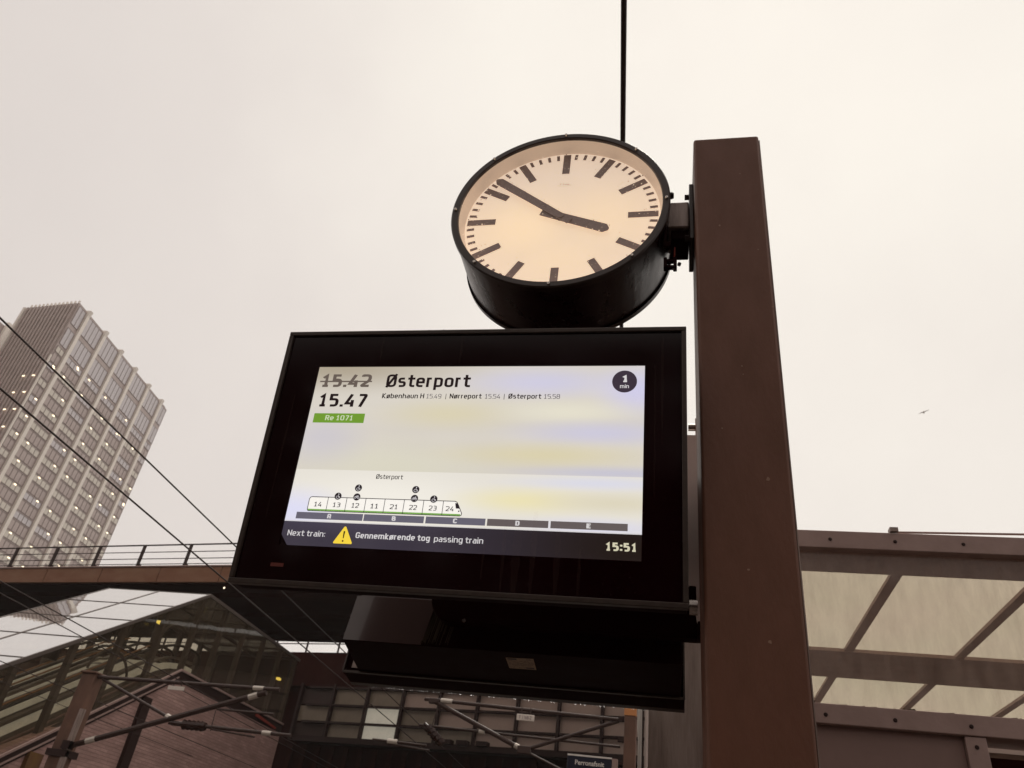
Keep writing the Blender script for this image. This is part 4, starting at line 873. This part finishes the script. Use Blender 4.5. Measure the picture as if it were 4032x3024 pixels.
b = MB(); b.add(quad(0, 0.344, 1.02, 0.5035), [(0, 1, 2, 3)]); ID.part('lower_field', b, lo_m, parent=scr, uv=uvf)
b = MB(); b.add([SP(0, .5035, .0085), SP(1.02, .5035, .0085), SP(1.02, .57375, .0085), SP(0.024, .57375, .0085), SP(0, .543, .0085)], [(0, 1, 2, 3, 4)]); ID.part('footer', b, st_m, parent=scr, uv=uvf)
b = MB(); b.add([SP(-0.001, .54, .0095), SP(0.026, .5745, .0095), SP(-0.001, .5745, .0095)], [(0, 1, 2)]); ID.part('footer_corner', b, M['bezel'], parent=scr)
def ink(name, c, e_=0.0, ecol=None):
    return mat(name, c, 0.3, emit=ecol or c, estr=e_)
I_blk = ink('ink_black', (0.012, 0.004, 0.006), 0.5, (0.012, 0.003, 0.005)); I_gry = ink('ink_grey', (0.12, 0.09, 0.07), 0.8, (0.125, 0.10, 0.085)); I_thin = ink('ink_soft', (0.05, 0.04, 0.05), 0.8, (0.10, 0.085, 0.10))
I_wht = ink('ink_white', (0.5, 0.5, 0.5), 0.62, (0.88, 0.86, 0.88)); I_cream = ink('ink_cream', (0.5, 0.5, 0.4), 0.62, (0.85, 0.80, 0.58)); I_grn = ink('ink_green', (0.05, 0.12, 0.01), 0.85, (0.17, 0.34, 0.03))
I_lgrn = ink('ink_light_green', (0.05, 0.12, 0.01), 0.85, (0.22, 0.44, 0.10)); I_bar = ink('ink_slate', (0.05, 0.05, 0.08), 0.85, (0.145, 0.135, 0.175)); I_bard = ink('ink_slate_dim', (0.05, 0.05, 0.05), 0.85, (0.135, 0.11, 0.11)); I_bad = ink('ink_badge', (0.02, 0.015, 0.03), 0.8, (0.042, 0.028, 0.045))
I_lbl = ink('ink_label', (0.4, 0.45, 0.3), 0.7, (0.70, 0.80, 0.55)); I_yel = ink('ink_yellow', (0.5, 0.35, 0.02), 0.9, (0.90, 0.66, 0.06)); I_dk = ink('ink_train', (0.02, 0.015, 0.02), 0.5, (0.03, 0.02, 0.028))
LZ = 0.0072
def fr(u, v): return SP(u, -v, LZ-0.0006)
def txt(s, x0, x1, base, cap, m, t=0.15): return ID.part('lettering', sign_letters(s, lambda u, v, k_: SP(u, -v, LZ-0.0006-0.00006*k_), x0, x1, -base, cap, t), m, parent=scr)
def flat(name, polys, m, dz=LZ):
    q = MB()
    for pl in polys: q.add([SP(u, v, dz) for u, v in pl], [tuple(range(len(pl)))])
    return ID.part(name, q, m, parent=scr)
def rect(u0, v0, u1, v1): return [(u0, v0), (u1, v0), (u1, v1), (u0, v1)]
def seg(p0, p1, wd):
    dx, dy = p1[0]-p0[0], p1[1]-p0[1]; l = math.hypot(dx, dy); nx, ny = -dy/l*wd/2, dx/l*wd/2; ex, ey = dx/l*wd*0.3, dy/l*wd*0.3
    return [(p0[0]+nx-ex, p0[1]+ny-ey), (p1[0]+nx+ex, p1[1]+ny+ey), (p1[0]-nx+ex, p1[1]-ny+ey), (p0[0]-nx-ex, p0[1]-ny-ey)]
def line(pts_, wd): return [seg(a_, b_, wd) for a_, b_ in zip(pts_[:-1], pts_[1:])]
def circ(c, r, n_=28, a0=0, a1=360): return [(c[0]+r*math.cos(rad(a0+(a1-a0)*i/n_)), c[1]+r*math.sin(rad(a0+(a1-a0)*i/n_))) for i in range(n_ + (0 if a1-a0 == 360 else 1))]
txt('15.42', 0.0195, 0.1840, 0.0716, 0.0445, I_gry, 0.185)
flat('strike_line', [rect(0.0136, 0.0500, 0.1868, 0.0548)], I_gry, LZ-0.001)
txt('15.47', 0.0245, 0.1815, 0.1392, 0.0440, I_blk, 0.18)
flat('train_badge', [[(0.0185, 0.1616), (0.1842, 0.1616), (0.1842, 0.1930), (0.0185, 0.1930)]], I_grn)
txt('Re 1071', 0.0575, 0.1462, 0.1850, 0.0168, I_lbl, 0.160)
txt('Østerport', 0.2322, 0.5020, 0.0716, 0.0440, I_blk, 0.165)
txt('København H', 0.2287, 0.3630, 0.1097, 0.0165, I_blk, 0.155)
txt('15.49', 0.3700, 0.4170, 0.1097, 0.0150, I_thin, 0.105)
flat('divider', [rect(0.4303, 0.0935, 0.4320, 0.1120)], I_blk)
txt('Nørreport', 0.4432, 0.5422, 0.1094, 0.0163, I_blk, 0.155)
txt('15.54', 0.5520, 0.5983, 0.1094, 0.0150, I_thin, 0.105)
flat('divider', [rect(0.6098, 0.0935, 0.6115, 0.1120)], I_blk)
txt('Østerport', 0.6230, 0.7222, 0.1091, 0.0163, I_blk, 0.155)
txt('15.58', 0.7300, 0.7774, 0.1091, 0.0150, I_thin, 0.105)
flat('minute_badge', [circ((0.9626, 0.0519), 0.0358, 40)], I_bad)
txt('1', 0.9555, 0.9698, 0.0545, 0.0225, I_wht, 0.220)
txt('min', 0.9500, 0.9755, 0.0738, 0.0128, I_wht, 0.140)
txt('Østerport', 0.2560, 0.3381, 0.3690, 0.0140, I_blk, 0.130)
# train drawing
top, bot = 0.4290, 0.4712
flat('train_body', [[(0.063, bot), (0.063, 0.436), (0.068, top), (0.503, top), (0.509, 0.4325), (0.5255, 0.464), (0.522, bot)]], ink('ink_coach', (0.5, 0.5, 0.5), 0.9, (0.93, 0.90, 0.84)), LZ+0.0009)
flat('train_floor', [rect(0.0645, 0.4655, 0.522, 0.4700)], I_lgrn)
lnn = line([(0.066, bot), (0.0632, 0.467), (0.0632, 0.436), (0.0655, 0.431), (0.070, top), (0.502, top), (0.508, 0.4315), (0.5135, 0.440), (0.5255, 0.4635), (0.5245, 0.469), (0.520, bot), (0.066, bot)], 0.0021)
for x in (0.1215, 0.1790, 0.2375, 0.2953, 0.3534, 0.4110, 0.4688): lnn += line([(x, top), (x, bot)], 0.0017)
flat('train_outline', lnn, I_dk, LZ-0.0003)
flat('train_window', [[(0.5035, 0.4345), (0.5115, 0.4345), (0.5185, 0.4500), (0.5070, 0.4500)]], I_dk, LZ-0.0005)
flat('train_light', [circ((0.5165, 0.4575), 0.0022, 12)], I_dk, LZ-0.0005)
for s, x in (('14', 0.0930), ('13', 0.1511), ('12', 0.2085), ('11', 0.2660), ('21', 0.3245), ('22', 0.3822), ('23', 0.4400), ('24', 0.4895)): txt(s, x-0.0115, x+0.0112, 0.4582, 0.0140, I_dk, 0.125)
def wheelchair(c):
    flat('icon', [circ(c, 0.0108, 24)], I_dk, LZ-0.0006)
    x, y = c; pl = [circ((x+0.0015, y-0.0062), 0.0017, 10)] + line([(x+0.001, y-0.0035), (x+0.0005, y+0.001), (x+0.0045, y+0.001), (x+0.006, y+0.0055)], 0.0016)
    arc = circ((x-0.0008, y+0.003), 0.0042, 10, 20, 250); pl += line(arc, 0.0012); flat('icon_print', pl, I_wht, LZ-0.0010)
def bicycle(c):
    flat('icon', [circ(c, 0.0108, 24)], I_dk, LZ-0.0006); x, y = c; pl = []
    for dx in (-0.0045, 0.0045): q = circ((x+dx, y+0.002), 0.0030, 12); pl += line(q+[q[0]], 0.0010)
    pl += line([(x-0.0045, y+0.002), (x-0.002, y-0.003), (x+0.003, y-0.003), (x+0.0045, y+0.002)], 0.0010) + line([(x-0.002, y-0.003), (x, y+0.002), (x+0.003, y-0.003)], 0.0010) + line([(x+0.003, y-0.003), (x+0.0025, y-0.005), (x+0.0045, y-0.005)], 0.0009)
    flat('icon_print', pl, I_wht, LZ-0.0010)
wheelchair((0.1503, 0.4252)); wheelchair((0.2082, 0.3986)); bicycle((0.2084, 0.4257)); wheelchair((0.3822, 0.3983)); bicycle((0.3823, 0.4246)); wheelchair((0.4395, 0.4247))
for (a_, b_, s, xl, m_) in ((0.0327, 0.2375, 'A', 0.1354, I_bar), (0.2405, 0.4190, 'B', 0.3305, I_bar), (0.4240, 0.5955, 'C', 0.5093, I_bar), (0.6005, 0.7705, 'D', 0.6856, I_bard), (0.7765, 0.9829, 'E', 0.8792, I_bard)):
    flat('zone_bar', [rect(a_, 0.4757, b_, 0.4957)], m_); txt(s, xl-0.0058, xl+0.0058, 0.4922, 0.0135, I_wht, 0.22)
flat('thin_line', [rect(0.0, 0.5010, 1.02, 0.5032)], I_wht, LZ+0.001)
txt('Next train:', 0.0189, 0.1342, 0.5462, 0.0165, I_wht, 0.130)
tri = [(0.1908, 0.5135), (0.1938, 0.5150), (0.2190, 0.5600), (0.2175, 0.5632), (0.1640, 0.5632), (0.1625, 0.5600), (0.1878, 0.5150)]
flat('warning_triangle', [tri], I_yel); flat('warning_mark', [[(0.1885, 0.5275), (0.1932, 0.5275), (0.1922, 0.5480), (0.1895, 0.5480)], circ((0.1908, 0.5555), 0.0027, 12)], I_blk, LZ-0.0006)
txt('Gennemkørende tog', 0.2266, 0.4445, 0.5455, 0.0165, I_wht, 0.165)
txt('passing train', 0.4565, 0.5956, 0.5462, 0.0165, I_wht, 0.130)
txt('15:51', 0.9270, 1.0050, 0.5500, 0.0225, I_cream, 0.210)
b = MB(); b.add(quad(-0.011, 0.6262, 0.029, 0.6365, 0.0055), [(0, 1, 2, 3)]); ID.part('sensor_window', b, M['red_led'])
rr = random.Random(21); pts = []
for i in range(900):
    q = rr.random()
    u, v = rr.uniform(-0.11, 1.13), rr.uniform(-0.11, 0.69)
    if q < 0.3: u = rr.uniform(0.9, 1.13)
    dz = 0.0055 if (u < 0 or u > 1.02 or v < 0 or v > 0.57375) else 0.0060
    pts.append((SP(u, v, dz), rr.choice((0.0005, 0.0007, 0.0009, 0.0012)), rr.uniform(1, 1.7)))
for i in range(60): pts.append((SP(1.0+rr.uniform(-0.003, 0.003), rr.uniform(0, 0.12), 0.006), 0.0012, 1.3))
b = MB(); drops(b, pts, EX, DU, -DN); ID.part('raindrops', b, M['drop'], kind='stuff')
b = MB(); pts = [(OC+EX*rr.uniform(-0.62, 0.62)+DU*(OH/2+0.0005)+DN*rr.uniform(0, 0.02), rr.uniform(0.001, 0.0025), 1) for i in range(160)]
drops(b, pts, EX, DN, DU); ID.part('raindrops', b, M['drop'], kind='stuff')
# dried water streaks running down the cover glass
ws = pane('dried_streak', (1, 1, 1), 1.0, 0.3, dirt=(40, (0.55, 0.40, 0.32), 0.035, (1, 1, 0.15)))
b = MB(); rr = random.Random(77)
for u0, wq, va, vb in ((0.655, 0.012, 0.49, 0.67), (0.69, 0.03, 0.50, 0.69), (0.735, 0.022, 0.45, 0.69), (0.80, 0.02, 0.50, 0.68), (0.60, 0.008, 0.52, 0.64), (0.86, 0.01, 0.55, 0.69), (1.07, 0.010, -0.10, 0.25), (1.05, 0.006, 0.0, 0.4), (0.2, 0.008, -0.11, -0.02), (0.46, 0.012, -0.11, -0.01), (-0.06, 0.008, 0.1, 0.5)):
    n_ = 8; l_ = []; r_ = []
    for i in range(n_+1):
        v = va+(vb-va)*i/n_; q = wq*(0.5+0.5*math.sin(math.pi*min(1, (i+1)/n_)))*rr.uniform(0.6, 1.0); l_.append(SP(u0-q/2, v, 0.0046)); r_.append(SP(u0+q/2, v, 0.0046))
    b.add(l_+r_, [(i, i+1, i+1+n_+1, i+n_+1) for i in range(n_)])
ID.part('water_streaks', b, ws, kind='stuff')
# mounting plate and bolts between display and column
MP = Thing('mounting_bracket', (0.07, 2.12, 2.63), 'light grey mounting bracket between the display and the brown column', 'bracket')
def K(x, z): return (x*1.098, 2.36, 1.6+(z-1.6)*1.098)
b = MB(); b.prism([K(0.046, 2.35), K(0.046, 2.897), K(0.072, 2.897), K(0.072, 2.96), K(0.092, 2.96), K(0.092, 2.30), K(0.068, 2.30), K(0.060, 2.35)], (0, 0.012, 0)); MP.part('plate', b, M['plate'])
b = MB(); b.tube([K(0.050, 2.925), K(0.073, 2.925)], 0.0125, 12); MP.part('bolt', b, M['steel'])
b = MB(); b.tube([(0.050, 2.30, 2.395), (0.074, 2.30, 2.395)], 0.023, 12); MP.part('bolt', b, M['steel'])
b = MB(); b.bb(0.050, 0.072, 2.335, 2.356, 2.42, 2.475); b.bb(0.074, 0.105, 2.335, 2.40, 2.325, 2.368); MP.part('clamp_block', b, M['housing'], bevel=0.004)
b = MB(); b.bb(-0.25, 0.045, 2.375, 2.44, 2.55, 2.85); b.bb(-0.2, -0.05, 2.1, 2.9, 2.6, 2.8); b.bb(0.045, 0.2, 2.375, 2.44, 2.55, 2.85); b.bb(0.12, 0.2, 2.262, 2.374, 2.55, 2.85); MP.part('arm', b, M['housing'], bevel=0.005)

# ================================================================== REAR DISPLAY (faces the other way, seen from behind and below)
RU = Vector((0, math.sin(tl), math.cos(tl))); RN = Vector((0, math.cos(tl), -math.sin(tl)))   # RN points to the far side
RC0 = Vector((-0.5877, 2.867, 2.263)) + RU*(OH/2)
rax = (EX, RU, RN)
RD = Thing('information_display', RC0+RN*0.06, 'second display facing away, its wet dark back housing hanging below the lit screen', 'display')
b = MB(); b.box(RC0+RN*0.046, (OW-0.002, OH, 0.088), rax); RD.part('body', b, M['housing'], bevel=0.003)
b = MB()
for sx, sy, wx, wy in ((0, 1, OW, 0.014), (0, -1, OW, 0.014), (-1, 0, 0.014, OH-0.028), (1, 0, 0.014, OH-0.028)): b.box(RC0 + EX*(sx*(OW/2-0.007)) + RU*(sy*(OH/2-0.007)) + RN*0.106, (wx, wy, 0.030), rax)
RD.part('frame', b, M['frame'], bevel=0.002)
b = MB(); b.box(RC0+RN*0.096, (OW-0.03, OH-0.03, 0.008), rax); RD.part('glass_border', b, M['bezel'])
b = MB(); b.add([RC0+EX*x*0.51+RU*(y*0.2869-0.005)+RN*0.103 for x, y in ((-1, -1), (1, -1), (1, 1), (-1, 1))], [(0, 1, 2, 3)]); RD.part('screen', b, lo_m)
b = MB()   # rim lip round the back plate
for sx, sy, wx, wy in ((0, -1, OW, 0.006), (-1, 0, 0.006, OH), (1, 0, 0.006, OH)): b.box(RC0 + EX*(sx*(OW/2-0.003)) + RU*(sy*(OH/2-0.003)) - RN*0.006, (wx, wy, 0.012), rax)
RD.part('rim_lip', b, M['frame'])
b = MB(); b.box(RC0-EX*(OW/2-0.09)-RU*(OH/2-0.085)-RN*0.0005, (0.12, 0.13, 0.004), rax); RD.part('back_plate', b, M['zinc'])
wet = mat('wet_sheen_paint', (0.088, 0.057, 0.052), 0.16, spec=0.6, noise=(2.2, (0.066, 0.042, 0.038), 0.7), coat=0.4)  # lighter base colour carries the sky reflection on the housing's left front
hz0, hz1, yf = 2.271, 2.425, 2.458
b = MB(); v = [(-1.073, yf, hz0), (0.03, yf, hz0), (0.03, yf+0.02, hz1), (-1.060, yf+0.02, hz1), (-1.157, 2.866, hz0+0.001), (0.03, 2.866, hz0+0.001), (0.03, 2.885, hz1+0.2), (-1.14, 2.885, hz1+0.2)]
b.add(v, [(0, 1, 2, 3), (4, 7, 6, 5), (0, 4, 5, 1), (3, 2, 6, 7), (0, 3, 7, 4), (1, 5, 6, 2)]); RD.part('back_housing', b, M['housing'], bevel=0.003)
b = MB(); v = [(-1.072, yf-0.002, hz0+0.002), (-0.80, yf-0.002, hz0+0.002), (-0.775, yf+0.010, hz1+0.001), (-1.061, yf+0.010, hz1+0.001)]
b.add([Vector(q) for q in v]+[Vector(q)+EY*0.0015 for q in v], [(0, 1, 2, 3), (7, 6, 5, 4), (0, 4, 5, 1), (1, 5, 6, 2), (2, 6, 7, 3), (3, 7, 4, 0)]); RD.part('front_sheen', b, wet)
b = MB(); rr = random.Random(31)      # wet, ragged streaks where the painted sheen ends
for i in range(34):
    t0 = rr.random()**1.4; x = -0.805+0.10*t0; z1 = hz1-0.004-rr.uniform(0, 0.05); z0 = hz0+0.004+rr.uniform(0, 0.05)*rr.random(); q = rr.uniform(0.0012, 0.004)
    f0, f1 = (z0-hz0)/(hz1-hz0), (z1-hz0)/(hz1-hz0); 
    b.add([(x+0.022*f0, yf-0.003+0.02*f0, z0), (x+q+0.022*f0, yf-0.003+0.02*f0, z0), (x+q*rr.uniform(0.3, 1.2)+0.022*f1, yf-0.003+0.02*f1, z1), (x+0.022*f1, yf-0.003+0.02*f1, z1)], [(0, 1, 2, 3)])
RD.part('wet_streak', b, mat('wet_streak_film', (0.05, 0.034, 0.024), 0.2, spec=0.7), kind='stuff')
def stad(x0, x1, z0, z1, y):
    r = (z1-z0)/2; c = []
    for i in range(13): a_ = rad(90+i*15); c.append((x0+r+r*math.cos(a_), y, (z0+z1)/2+r*math.sin(a_)))
    for i in range(13): a_ = rad(-90+i*15); c.append((x1-r+r*math.cos(a_), y, (z0+z1)/2+r*math.sin(a_)))
    return c
b = MB(); b.prism(stad(-0.775, 0.16, 2.335, 2.50, 2.40), (0, 0.052, 0)); RD.part('support_arm', b, M['housing'], bevel=0.004)
b = MB(); b.tube([(-0.652, 2.396, 2.343), (-0.652, 2.402, 2.343)], 0.006, 10); RD.part('bolt', b, M['steel'])
LQ = [Vector((-0.529, 2.520, 2.2695)), Vector((-0.436, 2.512, 2.2695)), Vector((-0.445, 2.645, 2.2695)), Vector((-0.538, 2.647, 2.2695))]
b = MB(); b.add(LQ, [(0, 1, 2, 3)]); stk = RD.part('label_sticker', b, M['sticker'])
def lq(u, v, dz=0.0005):   # u along the label, v from its near edge to its far edge
    return (LQ[0]*(1-u)+LQ[1]*u)*(1-v)+(LQ[3]*(1-u)+LQ[2]*u)*v - EZ*dz
b = MB(); rr = random.Random(4)
b.add([lq(0.05, 0.03), lq(0.38, 0.03), lq(0.38, 0.16), lq(0.05, 0.16)], [(0, 1, 2, 3)])
for i in range(7):
    v0 = 0.24+i*0.10; u = 0.06
    while u < (0.9 if i < 5 else 0.55):
        q = rr.uniform(0.03, 0.14)
        if rr.random() < 0.7: b.add([lq(u, v0), lq(u+q, v0), lq(u+q, v0+0.035), lq(u, v0+0.035)], [(0, 1, 2, 3)])
        u += q+0.03
b.add([lq(0.64, 0.80), lq(0.94, 0.80), lq(0.94, 0.93), lq(0.64, 0.93)], [(0, 1, 2, 3)])
RD.part('label_print', b, M['stickerink'], parent=stk)
RD.part('lettering', letters('CE', lambda u, v: lq(u, v, 0.0006), 0.74, 0.9, 0.17, -0.13, 0.0), M['stickerink'], parent=stk)
rr = random.Random(8); pts = []
dl = RC0 - RU*(OH/2) + RN*0.119
for i in range(110):
    x = rr.uniform(-0.58, 0.55); r = rr.choice((0.0010, 0.0015, 0.0024)); pts.append((dl + EX*x - EZ*0.001, r, 1))
b = MB(); drops(b, pts, EX, EY, -EZ); RD.part('raindrops', b, M['drop'], kind='stuff')

# ================================================================== BIRD
bd = Vector((0.31844169, 0.91345352, 0.59077786)); bp = CAM + bd.normalized()*118
b = MB()
ru = Vector((0.94, -0.33, 0.05)).normalized(); fwd = Vector((0.33, 0.94, 0)).normalized()
sp = [(-0.68, -0.06, -0.26), (-0.40, 0.03, -0.03), (-0.10, 0.0, -0.04), (0.05, -0.02, -0.07), (0.22, 0.04, 0.07), (0.52, -0.02, 0.11), (0.72, -0.12, 0.08)]
wd = [0.02, 0.07, 0.10, 0.12, 0.10, 0.07, 0.02]; th = [0.006, 0.015, 0.03, 0.05, 0.03, 0.015, 0.006]
v = []
for (x, y, z), wq, tq in zip(sp, wd, th):
    o = bp + ru*x + fwd*y + EZ*z
    v += [o+fwd*wq, o+EZ*tq, o-fwd*wq, o-EZ*tq]
b.add(v, [(i*4+j, i*4+(j+1) % 4, (i+1)*4+(j+1) % 4, (i+1)*4+j) for i in range(6) for j in range(4)] + [(0, 1, 2, 3), (24, 27, 26, 25)])
o = bp + ru*0.02 + EZ*-0.05; b.tube([o+fwd*0.38, o+fwd*0.28, o+fwd*0.1, o-fwd*0.15, o-fwd*0.4-EZ*0.06], [0.01, 0.05, 0.08, 0.07, 0.03], 8)
solo('gull', b, M['bird'], 'small gull gliding in the open sky right of the column', 'bird', origin=bp)

# ================================================================== BEHIND THE VIEWER (added to darken reflections, otherwise unseen)
BH = Thing('reflection_canopy', (0, -12, 0), 'added dark canopy behind the viewer, darkening reflections in the display glass', 'canopy')
b = MB(); b.bb(-3.2, 7.0, -45, -4.0, 3.6, 3.9); BH.part('roof', b, M['soffit'])
for y in (-8, -18, -28, -38):
    b = MB(); b.bb(2.0, 2.3, y, y+0.3, 0, 3.6); BH.part('post', b, M['column'])
SB = Thing('reflection_building', (0, -60, -1), 'added long dark building far behind the viewer, darkening reflections', 'building')
b = MB(); b.bb(-70, 70, -75, -50, -1, 24); SB.part('wall', b, M['darkfacade'])
wb = MB(); wb.box((0, 0, 0), (2.0, 0.1, 1.6)); wbm = wb.mesh('window', M['tower_glass'])
for i in range(-10, 11):
    for j in range(5): SB.inst('window', wbm, (i*5.5, -49.96, 4+4*j))
